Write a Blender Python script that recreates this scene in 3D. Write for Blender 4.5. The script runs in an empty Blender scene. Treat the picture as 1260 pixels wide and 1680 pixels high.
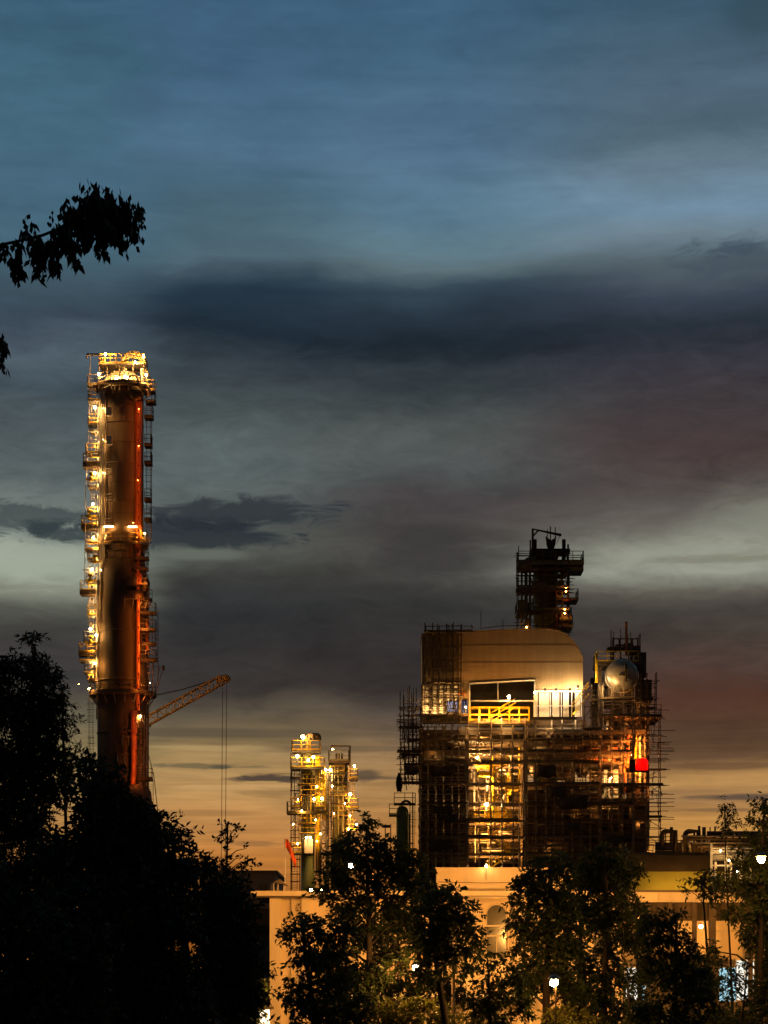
import bpy, math, random
import numpy as np
from mathutils import Vector
C = bpy.context.scene
LINK = C.collection.objects.link
# ------------------------------------------------------------------ camera
F, CX, HY, CZ = 3600.0, 630.0, 1600.0, 4.0      # focal length, optical axis and eye height
cam = bpy.data.objects.new('camera', bpy.data.cameras.new('camera')); LINK(cam)
cam.location = (0, 0, CZ); cam.rotation_euler = (math.radians(90), 0, 0)
cam.data.sensor_fit = 'HORIZONTAL'; cam.data.sensor_width = 36.0
cam.data.lens = 36.0 * F / 1260.0
cam.data.shift_y = (HY - 840.0) / 1260.0
cam.data.clip_start = 0.5; cam.data.clip_end = 20000
C.camera = cam
C.view_settings.view_transform = 'Standard'
C.view_settings.look = 'None'
C.view_settings.exposure = 0.0
C.view_settings.gamma = 1.0
C.view_settings.use_curve_mapping = False
C.render.engine = 'CYCLES'
C.cycles.use_denoising = True
C.cycles.max_bounces = 5; C.cycles.diffuse_bounces = 3; C.cycles.glossy_bounces = 2
C.cycles.sample_clamp_indirect = 3.0
C.cycles.use_light_tree = True
C.cycles.caustics_reflective = False; C.cycles.caustics_refractive = False

def lin(c):
    return tuple((v/255/12.92 if v/255 <= .04045 else ((v/255+.055)/1.055)**2.4) for v in c)

# ------------------------------------------------------------------ dusk sky (world)
W = bpy.data.worlds.new('World'); C.world = W; W.use_nodes = True
nt = W.node_tree; nt.nodes.clear()
def nd(t, **k):
    n = nt.nodes.new(t)
    for a, b in k.items(): setattr(n, a, b)
    return n
def inp(s, v):
    if isinstance(v, (int, float)): s.default_value = v
    elif isinstance(v, tuple): s.default_value = v
    else: nt.links.new(v, s)
def M(op, a, b=0.0, c=0.0):
    n = nd('ShaderNodeMath', operation=op)
    inp(n.inputs[0], a); inp(n.inputs[1], b); inp(n.inputs[2], c)
    return n.outputs[0]
def smooth(v, a, b, lo=0.0, hi=1.0):
    n = nd('ShaderNodeMapRange', interpolation_type='SMOOTHSTEP')
    inp(n.inputs[0], v); inp(n.inputs[1], a); inp(n.inputs[2], b); inp(n.inputs[3], lo); inp(n.inputs[4], hi)
    return n.outputs[0]
def mixc(f, a, b, mode='MIX'):
    n = nd('ShaderNodeMix', data_type='RGBA', blend_type=mode)
    inp(n.inputs[0], f); inp(n.inputs[6], a); inp(n.inputs[7], b)
    return n.outputs[2]
tc = nd('ShaderNodeTexCoord'); sx = nd('ShaderNodeSeparateXYZ'); nt.links.new(tc.outputs['Generated'], sx.inputs[0])
dx, dy, dz = sx.outputs
AZ = M('MULTIPLY_ADD', M('ARCTAN2', dx, dy), F, CX)                     # azimuth, in the units the cloud positions below use
hyp = M('SQRT', M('ADD', M('MULTIPLY', dx, dx), M('MULTIPLY', dy, dy)))
EL = M('SUBTRACT', HY, M('MULTIPLY', M('DIVIDE', dz, M('MAXIMUM', hyp, .05)), F))
def noise(sx_, sy_, detail=5.0, rough=.55, off=0.0, dist=0.0):
    cv = nd('ShaderNodeCombineXYZ')
    inp(cv.inputs[0], M('MULTIPLY_ADD', AZ, 1/sx_, off)); inp(cv.inputs[1], M('MULTIPLY_ADD', EL, 1/sy_, off*1.7)); inp(cv.inputs[2], off)
    n = nd('ShaderNodeTexNoise'); nt.links.new(cv.outputs[0], n.inputs['Vector'])
    n.inputs['Scale'].default_value = 1.0; n.inputs['Detail'].default_value = detail
    n.inputs['Roughness'].default_value = rough; n.inputs['Distortion'].default_value = dist
    return n.outputs['Fac']
nA = noise(420, 150, 4, .5, 3.1, .3); nB = noise(150, 60, 5, .6, 7.7, .5); nC = noise(60, 22, 5, .6, 1.3, .4); nD = noise(700, 90, 3, .5, 9.4, .6)
near = smooth(EL, 1290., 1120.)                                         # the warp dies away towards the horizon
warp = M('ADD', M('MULTIPLY', M('SUBTRACT', nA, .5), M('MULTIPLY', near, 100.)),
         M('MULTIPLY', M('SUBTRACT', nB, .5), M('MULTIPLY_ADD', near, 32., 14.)))
EY = M('ADD', EL, warp)
T = M('DIVIDE', EY, 1700.0)
def ramp(stops):
    n = nd('ShaderNodeValToRGB'); nt.links.new(T, n.inputs[0]); r = n.color_ramp
    r.interpolation = 'LINEAR'
    while len(r.elements) > 1: r.elements.remove(r.elements[-1])
    for i, (y, c) in enumerate(stops):
        e = r.elements[0] if i == 0 else r.elements.new(min(1.0, y/1700.))
        e.position = min(1.0, y/1700.); e.color = lin(c) + (1.0,)
    return n.outputs[0]
R1 = ramp([(0,(58,92,115)),(150,(66,102,122)),(300,(70,103,124)),(400,(74,106,124)),(470,(64,86,98)),(540,(58,70,84)),(600,(78,92,102)),(650,(62,74,82)),(720,(80,90,93)),(780,(92,102,102)),(835,(118,126,121)),(880,(125,134,126)),(920,(152,162,146)),(960,(136,140,124)),(1000,(88,90,81)),(1050,(64,62,59)),(1110,(60,57,57)),(1180,(98,90,72)),(1230,(138,120,82)),(1300,(165,130,80)),(1400,(176,120,60)),(1500,(160,100,45))])
R2 = ramp([(0,(60,92,118)),(110,(66,98,126)),(250,(76,108,132)),(330,(74,102,118)),(425,(80,104,116)),(448,(58,76,88)),(480,(38,54,69)),(545,(31,43,54)),(600,(56,65,72)),(680,(70,79,80)),(730,(82,92,93)),(790,(90,100,99)),(850,(86,92,90)),(905,(84,88,82)),(950,(58,58,56)),(1000,(46,48,50)),(1060,(50,48,48)),(1120,(58,53,51)),(1165,(92,82,68)),(1205,(112,96,70)),(1240,(164,134,88)),(1300,(184,142,88)),(1360,(196,138,78)),(1410,(190,122,56)),(1500,(150,85,30))])
R3 = ramp([(0,(60,92,118)),(100,(66,99,123)),(240,(82,112,138)),(330,(88,121,142)),(405,(98,125,138)),(440,(90,110,117)),(468,(54,71,84)),(515,(38,50,62)),(560,(30,40,49)),(605,(46,54,62)),(655,(58,66,69)),(715,(78,84,83)),(760,(80,84,84)),(820,(70,66,68)),(870,(68,65,64)),(925,(72,70,67)),(1000,(50,50,49)),(1060,(52,48,47)),(1130,(54,48,46)),(1175,(88,76,67)),(1215,(108,90,70)),(1250,(164,128,86)),(1310,(180,134,80)),(1400,(186,118,52)),(1500,(150,85,30))])
R4 = ramp([(0,(58,86,106)),(80,(68,92,110)),(160,(78,100,118)),(230,(82,104,118)),(275,(102,124,140)),(350,(112,140,162)),(400,(108,128,140)),(440,(82,95,103)),(490,(57,66,80)),(545,(40,48,57)),(600,(55,55,65)),(680,(66,60,62)),(740,(74,60,60)),(795,(82,74,72)),(850,(112,110,100)),(895,(142,142,128)),(930,(146,149,135)),(965,(94,89,80)),(1000,(66,62,58)),(1050,(70,61,55)),(1100,(80,62,55)),(1140,(86,55,43)),(1200,(86,62,46)),(1250,(100,74,52)),(1285,(184,138,82)),(1315,(150,112,72)),(1350,(192,138,72)),(1405,(190,130,60)),(1500,(160,95,35))])
AW = M('ADD', AZ, M('MULTIPLY', M('SUBTRACT', nD, .5), 260.))
col = mixc(smooth(AW, 150., 330.), R1, R2)
col = mixc(smooth(AW, 400., 660.), col, R3)
col = mixc(smooth(AW, 720., 1090.), col, R4)
mod = M('ADD', 1.0, M('ADD', M('MULTIPLY', M('SUBTRACT', nD, .5), .55), M('ADD', M('MULTIPLY', M('SUBTRACT', nB, .5), .4), M('MULTIPLY', M('SUBTRACT', nC, .5), .16))))
nG = noise(95, 34, 7, .66, 8.2, 1.0); nH = noise(240, 16, 6, .6, 4.4, .8)
midz = M('MULTIPLY', smooth(EL, 430., 620.), smooth(EL, 1230., 1080.))
bill = M('MULTIPLY', M('SUBTRACT', nG, .5), M('MULTIPLY_ADD', midz, .7, .08))
strk = M('MULTIPLY', M('SUBTRACT', nH, .5), smooth(EL, 1120., 1240., .10, 1.0))
mod = M('MAXIMUM', M('ADD', mod, M('ADD', bill, strk)), .25)
mc = nd('ShaderNodeCombineColor')
for i in range(3): nt.links.new(mod, mc.inputs[i])
col = mixc(1.0, col, mc.outputs[0], 'MULTIPLY')
def cloud(cx, cy, rx, ry, c, amt=.9, n=None, rag=1.3, a=.25, b=.85):
    """a cloud bank at azimuth cx and elevation cy with a ragged noise edge"""
    global col
    ux = M('DIVIDE', M('SUBTRACT', AZ, cx), rx); uy = M('DIVIDE', M('SUBTRACT', EL, cy), ry)
    g = M('POWER', 2.718, M('MULTIPLY', M('ADD', M('MULTIPLY', ux, ux), M('MULTIPLY', uy, uy)), -1.0))
    g = M('ADD', g, M('MULTIPLY', M('MULTIPLY', M('SUBTRACT', n if n is not None else nB, .5), rag), smooth(g, .02, .3)))
    col = mixc(smooth(g, a, b, 0.0, amt), col, lin(c) + (1.0,))
nE = noise(85, 30, 6, .62, 5.5, .6); nF = noise(60, 9, 5, .6, 2.9, .5)
cloud(45, 928, 150, 42, (160,168,152), .75, nG, .9, .2, .9)
cloud(1100, 912, 190, 34, (150,153,138), .65, nG, 1.2, .2, .95)
cloud(1240, 860, 110, 30, (132,134,122), .6, nG, 1.0, .2, .95)
cloud(60, 858, 140, 30, (58,68,70), .8, nG, 3.0)
cloud(110, 882, 80, 20, (48,58,62), .85, nG, 2.6)
cloud(385, 846, 190, 30, (44,50,56), .85, nG, 2.6)
cloud(320, 878, 170, 28, (40,46,53), .85, nG, 2.4)
cloud(330, 912, 90, 12, (112,118,106), .5, nB, .8)
cloud(700, 905, 90, 50, (58,55,56), .6, nE, 1.6)
cloud(1235, 440, 120, 40, (66,78,90), .6, nE, 2.2, .3, 1.0)
cloud(1190, 422, 70, 14, (56,72,86), .5, nE, 2.6, .4, 1.1)
cloud(1240, 40, 70, 60, (52,74,86), .6, nB, 1.0)
cloud(225, 170, 60, 40, (62,92,114), .5, nB, 1.0)
cloud(970, 850, 260, 60, (74,66,66), .5, nB, 1.0)
cloud(1180, 925, 160, 9, (118,116,100), .55, nF, 1.2)
cloud(1120, 720, 260, 50, (66,57,59), .3, nB, 1.0)
cloud(1140, 1135, 150, 30, (80,54,44), .35, nB, .8)
cloud(330, 1258, 110, 5, (112,98,70), .85, nF, 2.0)
cloud(365, 1259, 22, 4, (84,78,62), .8, nF, 1.2)
cloud(450, 1277, 90, 7, (74,62,54), .95, nF, 1.8)
cloud(600, 1273, 30, 11, (80,68,58), .8, nE, 1.0)
cloud(625, 1276, 70, 4, (92,76,58), .7, nF, 1.5)
cloud(380, 1205, 200, 9, (84,74,60), .6, nH, 1.8)
cloud(560, 1228, 160, 7, (96,80,62), .6, nH, 1.8)
cloud(330, 1335, 120, 7, (150,108,62), .6, nH, 1.8)
cloud(1180, 1262, 120, 8, (92,66,48), .6, nH, 1.6)
cloud(350, 1228, 120, 6, (186,156,104), .5, nH, 1.4)
cloud(420, 1292, 140, 6, (206,160,104), .5, nH, 1.6)
cloud(480, 1300, 110, 8, (142,110,70), .5, nF, 1.6)
cloud(420, 1385, 50, 6, (132,94,58), .6, nF, 1.2)
cloud(560, 1320, 120, 5, (140,105,66), .5, nF, 1.6)
cloud(1215, 1311, 100, 6, (86,72,62), .85, nF, 1.0)
cloud(1170, 1332, 70, 4, (122,92,62), .7, nF, 1.2)
cloud(1130, 1302, 90, 4, (150,112,72), .6, nF, 1.2)
back = smooth(dy, .6, -.25, 1.0, .22)                                   # night side of the sky, behind the viewer
up = smooth(dz, .5, 1.0, 1.0, .6)
bg = nd('ShaderNodeBackground'); nt.links.new(col, bg.inputs[0]); nt.links.new(M('MULTIPLY', back, up), bg.inputs[1])
wo = nd('ShaderNodeOutputWorld'); nt.links.new(bg.outputs[0], wo.inputs[0])
W.cycles.sampling_method = 'MANUAL'; W.cycles.sample_map_resolution = 512

# ------------------------------------------------------------------ materials
def mat(name, c, rough=.6, metal=0.0, var=.25, scale=1.5, c2=None, bump=0.0, streak=False, transl=0.0, corr=None):
    m = bpy.data.materials.new(name); m.use_nodes = True
    t = m.node_tree; n = t.nodes; l = t.links; p = n['Principled BSDF']
    p.inputs['Roughness'].default_value = rough; p.inputs['Metallic'].default_value = metal
    co = n.new('ShaderNodeTexCoord'); mp = n.new('ShaderNodeMapping'); l.new(co.outputs['Object'], mp.inputs[0])
    if streak: mp.inputs['Scale'].default_value = (1, 1, .12)
    no = n.new('ShaderNodeTexNoise'); l.new(mp.outputs[0], no.inputs['Vector'])
    no.inputs['Scale'].default_value = scale; no.inputs['Detail'].default_value = 6; no.inputs['Roughness'].default_value = .6
    r = n.new('ShaderNodeValToRGB'); l.new(no.outputs['Fac'], r.inputs[0])
    r.color_ramp.elements[0].position = .3; r.color_ramp.elements[1].position = .72
    d = c2 or tuple(v*(1-var) for v in c)
    r.color_ramp.elements[0].color = tuple(d)+(1,); r.color_ramp.elements[1].color = tuple(min(1, v*(1+var*.4)) for v in c)+(1,)
    l.new(r.outputs[0], p.inputs['Base Color'])
    if bump or corr:
        b = n.new('ShaderNodeBump'); b.inputs['Strength'].default_value = bump or .5; b.inputs['Distance'].default_value = .05
        if corr:
            w = n.new('ShaderNodeTexWave'); w.bands_direction = 'X'; w.inputs['Scale'].default_value = corr
            w.inputs['Distortion'].default_value = .3; l.new(co.outputs['Object'], w.inputs['Vector']); l.new(w.outputs['Fac'], b.inputs['Height'])
        else: l.new(no.outputs['Fac'], b.inputs['Height'])
        l.new(b.outputs[0], p.inputs['Normal'])
    if transl:
        tr = n.new('ShaderNodeBsdfTranslucent'); l.new(r.outputs[0], tr.inputs[0])
        mx = n.new('ShaderNodeMixShader'); mx.inputs[0].default_value = transl
        l.new(p.outputs[0], mx.inputs[1]); l.new(tr.outputs[0], mx.inputs[2]); l.new(mx.outputs[0], n['Material Output'].inputs[0])
    return m
def emit(name, c, s):
    m = bpy.data.materials.new(name); m.use_nodes = True; n = m.node_tree.nodes; p = n['Principled BSDF']
    p.inputs['Base Color'].default_value = (c[0]*.3, c[1]*.3, c[2]*.3, 1)
    p.inputs['Emission Color'].default_value = tuple(c)+(1,); p.inputs['Emission Strength'].default_value = s
    return m
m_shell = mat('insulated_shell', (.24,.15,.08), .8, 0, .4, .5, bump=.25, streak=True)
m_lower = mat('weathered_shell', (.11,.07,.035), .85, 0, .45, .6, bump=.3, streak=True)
m_red = mat('red_lead_paint', (.55,.14,.03), .45, 0, .4, 1.2, streak=True)
m_steel = mat('galvanised_steel', (.34,.31,.27), .45, .5, .35, 2)
m_dark = mat('rusty_steel', (.10,.07,.045), .7, .2, .5, 1.2)
m_plank = mat('scaffold_planks', (.13,.09,.05), .85, 0, .5, 1.5)
m_tube = mat('scaffold_tube', (.24,.19,.14), .5, .4, .4, 3)
m_yel = mat('yellow_rail_paint', (.82,.55,.02), .45, 0, .25, 3)
m_wht = mat('white_paint', (.75,.70,.62), .5, 0, .15, 2)
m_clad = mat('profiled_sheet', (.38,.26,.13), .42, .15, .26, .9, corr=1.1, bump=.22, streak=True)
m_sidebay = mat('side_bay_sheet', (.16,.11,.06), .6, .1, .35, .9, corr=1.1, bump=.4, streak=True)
m_cream = mat('cream_panel', (.72,.64,.50), .6, 0, .15, 1.2)
m_green = mat('green_column_paint', (.16,.20,.06), .5, .1, .35, .8, streak=True)
m_olive = mat('olive_shell', (.22,.20,.09), .5, .2, .35, .8, streak=True)
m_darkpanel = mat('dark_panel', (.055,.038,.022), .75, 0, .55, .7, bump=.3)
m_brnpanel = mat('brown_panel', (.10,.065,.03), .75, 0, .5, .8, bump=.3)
m_alu = mat('polished_head', (.50,.43,.33), .46, .6, .35, 1.3, bump=.15)
m_wall = mat('cream_render', (.66,.52,.34), .85, 0, .28, .5, bump=.08, streak=True)
m_trim = mat('pale_trim', (.70,.57,.39), .8, 0, .22, .8, streak=True)
m_roof = mat('roof_sheet', (.16,.12,.08), .8, 0, .3, .8)
m_glass = mat('window_glass', (.10,.09,.07), .12, 0, .3, .6)
m_frame = mat('window_frame', (.55,.45,.30), .5)
m_grey = mat('grey_render', (.20,.17,.15), .85, 0, .25, .3)
m_gwall = mat('green_wall', (.36,.36,.06), .8, 0, .15, .4)
m_crane = mat('crane_paint', (.62,.38,.16), .55, 0, .35, .8)
m_rope = mat('wire_rope', (.06,.05,.045), .6)
m_blue = mat('blue_tarp', (.03,.06,.30), .5, 0, .4, 1.5, bump=.5)
m_net = mat('dark_tarp', (.03,.022,.02), .8, 0, .4, 1.5)
m_flag = mat('red_cloth', (.75,.10,.02), .7, 0, .25, 3)
m_soil = mat('ground_soil', (.07,.06,.045), .95, 0, .4, .15, bump=.3)
m_asph = mat('asphalt', (.06,.055,.05), .9, 0, .3, .6)
m_bark = mat('bark', (.05,.035,.022), .9, 0, .4, 4, bump=.4)
m_leafd = mat('dark_leaves', (.035,.045,.012), .65, 0, .4, .8, c2=(.018,.024,.008), transl=.2)
m_leaf = mat('green_leaves', (.055,.080,.018), .55, 0, .4, .6, c2=(.026,.038,.010), transl=.45)
m_leafy = mat('lamp_lit_leaves', (.16,.16,.02), .55, 0, .4, .7, c2=(.05,.06,.012), transl=.35)  # brighter, yellower leaf copy: lamp light mixed into the colour
m_branch = mat('near_leaves', (.02,.02,.012), .7, 0, .4, 6, transl=.1)

# ------------------------------------------------------------------ mesh helpers
def P(x, y, D): return Vector(((x-CX)/F*D, D, CZ+(HY-y)/F*D))
class MB:
    def __init__(s): s.v = []; s.f = []; s.sm = []
    def face(s, idx, smooth=False): s.f.append(idx); s.sm.append(smooth)
    def box(s, a, b):
        x0, x1 = sorted((a[0], b[0])); y0, y1 = sorted((a[1], b[1])); z0, z1 = sorted((a[2], b[2])); i = len(s.v)
        s.v += [(x0,y0,z0),(x1,y0,z0),(x1,y1,z0),(x0,y1,z0),(x0,y0,z1),(x1,y0,z1),(x1,y1,z1),(x0,y1,z1)]
        for q in ((0,3,2,1),(4,5,6,7),(0,1,5,4),(1,2,6,5),(2,3,7,6),(3,0,4,7)): s.face(tuple(i+k for k in q))
        return s
    def tube(s, pts, r, n=6, cap=True):
        pts = [Vector(p) for p in pts]; i0 = len(s.v); m = len(pts); rr = r if isinstance(r, (list, tuple)) else [r]*m
        t0 = (pts[1]-pts[0]).normalized(); u = t0.orthogonal().normalized()
        for k in range(m):
            t = (pts[min(k+1, m-1)]-pts[max(k-1, 0)]).normalized()
            u = (u - t*u.dot(t)); u = u.normalized() if u.length > 1e-6 else t.orthogonal().normalized()
            w = t.cross(u)
            for j in range(n):
                a = 2*math.pi*j/n; s.v.append(tuple(pts[k] + (u*math.cos(a)+w*math.sin(a))*rr[k]))
        for k in range(m-1):
            for j in range(n):
                s.face((i0+k*n+j, i0+k*n+(j+1) % n, i0+(k+1)*n+(j+1) % n, i0+(k+1)*n+j), n > 5)
        if cap:
            s.face(tuple(i0+j for j in range(n-1, -1, -1))); s.face(tuple(i0+(m-1)*n+j for j in range(n)))
        return s
    def lathe(s, c, prof, n=32, axis='z'):
        i0 = len(s.v); c = Vector(c)
        for r, h in prof:
            for j in range(n):
                a = 2*math.pi*j/n; p = (r*math.cos(a), r*math.sin(a), h) if axis == 'z' else (r*math.cos(a), h, r*math.sin(a))
                s.v.append(tuple(c+Vector(p)))
        for k in range(len(prof)-1):
            for j in range(n):
                q = (i0+k*n+j, i0+k*n+(j+1) % n, i0+(k+1)*n+(j+1) % n, i0+(k+1)*n+j)
                s.face(q if axis == 'z' else q[::-1], True)
        lo = tuple(i0+j for j in range(n)); hi = tuple(i0+(len(prof)-1)*n+j for j in range(n))
        if axis == 'z': s.face(lo[::-1]); s.face(hi)
        else: s.face(lo); s.face(hi[::-1])
        return s
    def prism(s, poly, y0, y1):                      # poly of (x, z), counter-clockwise seen from the viewer
        i = len(s.v); n = len(poly)
        s.v += [(x, y0, z) for x, z in poly] + [(x, y1, z) for x, z in poly]
        s.face(tuple(range(i, i+n))); s.face(tuple(range(i+2*n-1, i+n-1, -1)))
        for k in range(n): s.face((i+k, i+n+k, i+n+(k+1) % n, i+(k+1) % n))
        return s
    def ring(s, c, r0, r1, z0, z1, a0, a1, n=40):    # a slab bent round an axis
        full = abs(a1-a0) > 6.28; i0 = len(s.v)
        for k in range(n+1):
            a = a0+(a1-a0)*k/n; ca, sa = math.cos(a), math.sin(a)
            for r, z in ((r0,z0),(r1,z0),(r1,z1),(r0,z1)): s.v.append((c[0]+r*ca, c[1]+r*sa, z))
        for k in range(n):
            for j in range(4): s.face((i0+k*4+j, i0+k*4+(j+1) % 4, i0+k*4+4+(j+1) % 4, i0+k*4+4+j))
        if not full: s.face((i0+3,i0+2,i0+1,i0)); s.face(tuple(i0+n*4+j for j in range(4)))
        return s
    def rail(s, pts, h=1.1, r=.04, post=1.6, n=4, toe=0.0):
        pts = [Vector(p) for p in pts]; up = Vector((0,0,1))
        for a, b in zip(pts, pts[1:]):
            L = (b-a).length; k = max(1, round(L/post))
            for z in (h, h*.55): s.tube([a+up*z, b+up*z], r, n)
            if toe: s.tube([a+up*toe*.5, b+up*toe*.5], toe*.5, 4)
            for q in range(k+1):
                p = a.lerp(b, q/k); s.tube([p, p+up*h], r, n)
        return s
def wloc(o):
    v = Vector((0,0,0))
    while o is not None: v = v+o.location; o = o.parent
    return v
def build(mb, name, m, parent=None, loc=None):
    me = bpy.data.meshes.new(name)
    off = wloc(parent) if parent is not None else Vector(loc or (0,0,0))
    me.from_pydata([(x-off[0], y-off[1], z-off[2]) for x, y, z in mb.v], [], mb.f)
    me.polygons.foreach_set('use_smooth', mb.sm); me.materials.append(m); me.update()
    o = bpy.data.objects.new(name, me); LINK(o)
    if parent is not None: o.parent = parent
    else: o.location = off
    return o
def tag(o, label, cat, group=None, kind=None):
    if label: o['label'] = label
    if cat: o['category'] = cat
    if group: o['group'] = group
    if kind: o['kind'] = kind
    return o
def thing(name, label, cat, loc, group=None):
    o = bpy.data.objects.new(name, None); LINK(o); o.location = loc; o.empty_display_size = .5
    return tag(o, label, cat, group)
def bar(parent, name, a, b, r, m, n=5):
    return build(MB().tube([a, b], r, n), name, m, parent)
def arc(c, r, a0, a1, n, plane='xz'):
    out = []
    for k in range(n+1):
        a = math.radians(a0+(a1-a0)*k/n)
        out.append(Vector(c)+(Vector((math.cos(a)*r, 0, math.sin(a)*r)) if plane == 'xz' else Vector((math.cos(a)*r, math.sin(a)*r, 0))))
    return out
STR = (1.0, .43, .085); SOD = (1.0, .44, .09); WARM = (1.0, .57, .19); ORG = (1.0, .30, .04); RED = (1.0, .07, .015); DRED = (1.0, .22, .03); SILV = (1.0, .74, .42); COOL = (.62, .92, 1.0)
EM = {}
def bulbmat(c, I, r):
    k = (c, round(I/(math.pi*r*r)))
    if k not in EM: EM[k] = emit('lamp_glow', c, k[1])
    return EM[k]
def bulb(parent, p, r, c, I, name='bulb'):
    mb = MB(); p = Vector(p)
    mb.lathe(p, [(.02*r,-r),(.72*r,-.7*r),(r,0),(.72*r,.7*r),(.02*r,r)], 8)
    return build(mb, name, bulbmat(c, I, r), parent)
def fill_flood(root, p, I, c, r=.07, up=True):
    """floodlight added to brighten the structure behind it, solid back hiding the bulb"""
    p = Vector(p); q = r*1.9; mb = MB()
    mb.box(p+Vector((-q,-r*1.9,-q)), p+Vector((q,-r*1.4,q))); mb.box(p+Vector((-q,-r*1.4,-q-.03)), p+Vector((q,r*.6,-q))); mb.tube([p+Vector((0,-r*1.6,-q)), p+Vector((0,-r*1.6,-q-.5))], .035, 4)
    o = build(mb, 'flood_or_fill', m_dark, root); bulb(o, p, r, c, I)
    return o
def flood_or_fill(root, p, I=40, c=SOD, r=.17, pole=1.6, side=0.0):
    """lamp on a short pole, bolted to its structure: pole and hood with a glowing bulb as its own sub-part"""
    p = Vector(p); mb = MB()
    top = p+Vector((0,.16,r+.10))
    if pole: mb.tube([p+Vector((side,.22,-pole)), p+Vector((side*.3,.22,r*.6)), top], .035, 4)
    mb.lathe(p, [(r*1.15,r*.75),(r*1.05,r*1.0),(r*.5,r*1.35),(.03,r*1.45)], 8)
    o = build(mb, 'flood_or_fill', m_steel, root)
    bulb(o, p, r, c, I)
    return o

# ------------------------------------------------------------------ ground
g = MB()
g.v += [(-6000,-200,0),(6000,-200,0),(6000,12000,0),(-6000,12000,0)]; g.face((0,1,2,3))
tag(build(g, 'ground', m_soil), None, None, kind='structure')
g = MB(); g.box((-60,96,.0), (60,122,.006))
tag(build(g, 'yard_road', m_asph), None, None, kind='structure')

# ------------------------------------------------------------------ tall column
def landing(root, x0, x1, y, D, dy0, dy1, thick=.18, rails='flr', m=None, rm=None, toe=.14, name='landing', rh=1.15):
    """a small platform with its railing as sub-part; x in photo units at depth D, dy metres in front of / behind D"""
    a = P(x0, y, D); b = P(x1, y, D)
    o = build(MB().box((a.x, D+dy0, a.z-thick), (b.x, D+dy1, a.z)), name, m or m_dark, root)
    mb = MB(); A, B, E, G = (a.x+.05,D+dy0+.05,a.z), (b.x-.05,D+dy0+.05,a.z), (b.x-.05,D+dy1-.05,a.z), (a.x+.05,D+dy1-.05,a.z)
    if 'f' in rails: mb.rail([A, B], rh, .05, 1.3, 4, toe)
    if 'l' in rails: mb.rail([G, A], rh, .05, 1.3, 4, toe)
    if 'r' in rails: mb.rail([B, E], rh, .05, 1.3, 4, toe)
    if 'b' in rails: mb.rail([E, G], rh, .05, 1.3, 4, toe)
    if mb.v: build(mb, 'railing', rm or m_yel, o)
    return o
def ladder(root, x, y0, y1, D, dy, cage=True, m=None, w=.25):
    a = P(x, y0, D); b = P(x, y1, D); lo, hi = min(a.z, b.z), max(a.z, b.z); mb = MB(); yy = D+dy
    for s in (-w, w): mb.tube([(a.x+s,yy,lo), (a.x+s,yy,hi)], .04, 4)
    z = lo+.2
    while z < hi: mb.tube([(a.x-w,yy,z), (a.x+w,yy,z)], .022, 4); z += .32
    o = build(mb, 'ladder', m or m_steel, root)
    if cage and hi-lo > 2.6:
        mb = MB(); z = lo+2.1; R = .46
        while z < hi+.05:
            mb.tube([(a.x+R*math.cos(t), yy-.15-R*.9*math.sin(t)*1.1, z) for t in [math.pi*q/8 for q in range(9)]], .03, 4); z += .8
        for t in (.25, .5, .75):
            mb.tube([(a.x+R*math.cos(t*math.pi), yy-.15-R*math.sin(t*math.pi), lo+2.1), (a.x+R*math.cos(t*math.pi), yy-.15-R*math.sin(t*math.pi), hi)], .022, 4)
        build(mb, 'safety_cage', m or m_steel, o)
    return o
D = 280.0; K = D/F
ax = P(202, 1600, D).x
tc_ = thing('tall_column', 'very tall brown refinery column with lit ladders up its left side, above the dark trees', 'refinery column', (ax, D, 0))
def Z(y, D): return CZ+(HY-y)/F*D
r1, r2 = 33.5*K, 42*K
prof = [(r2+1.9,0),(r2+1.2,Z(1400,D)),(r2+.3,Z(1300,D)),(r2,Z(1292,D)),(r2,Z(1000,D)),(38.5*K,Z(945,D)),(36.2*K,Z(921,D)),(r1+.02,Z(920.5,D)),(r1,Z(915,D)),(r1,Z(641,D))]
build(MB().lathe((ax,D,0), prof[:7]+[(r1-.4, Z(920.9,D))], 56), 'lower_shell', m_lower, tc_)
build(MB().lathe((ax,D,0), [(r1,Z(930,D)),(r1,Z(641,D))], 56), 'upper_shell', m_shell, tc_)
for y in (700, 765, 830): build(MB().lathe((ax,D,0), [(r1+.02,Z(y,D)),(r1+.05,Z(y,D)+.02),(r1+.05,Z(y,D)+.12),(r1+.02,Z(y,D)+.14)], 56), 'stiffener_band', m_shell, tc_)
for y in (672, 732, 798, 848): build(MB().lathe((ax,D,0), [(r1+.003,Z(y,D)),(r1+.02,Z(y,D)+.01),(r1+.02,Z(y,D)+.05),(r1+.003,Z(y,D)+.06)], 56), 'sheet_seam', m_lower, tc_)
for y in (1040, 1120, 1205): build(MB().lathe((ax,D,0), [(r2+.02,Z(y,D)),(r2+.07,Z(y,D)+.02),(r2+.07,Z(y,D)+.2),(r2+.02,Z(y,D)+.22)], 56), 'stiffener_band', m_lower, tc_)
hd = [(r1+.22,Z(641,D)),(r1+.22,Z(637,D)),(r1,Z(636.5,D))]+[(max(.03,r1*math.cos(t)),Z(636,D)+2.1*math.sin(t)) for t in [math.pi/2*k/9 for k in range(10)]]
build(MB().lathe((ax,D,0), hd, 56), 'domed_head', m_cream, tc_)
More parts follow.
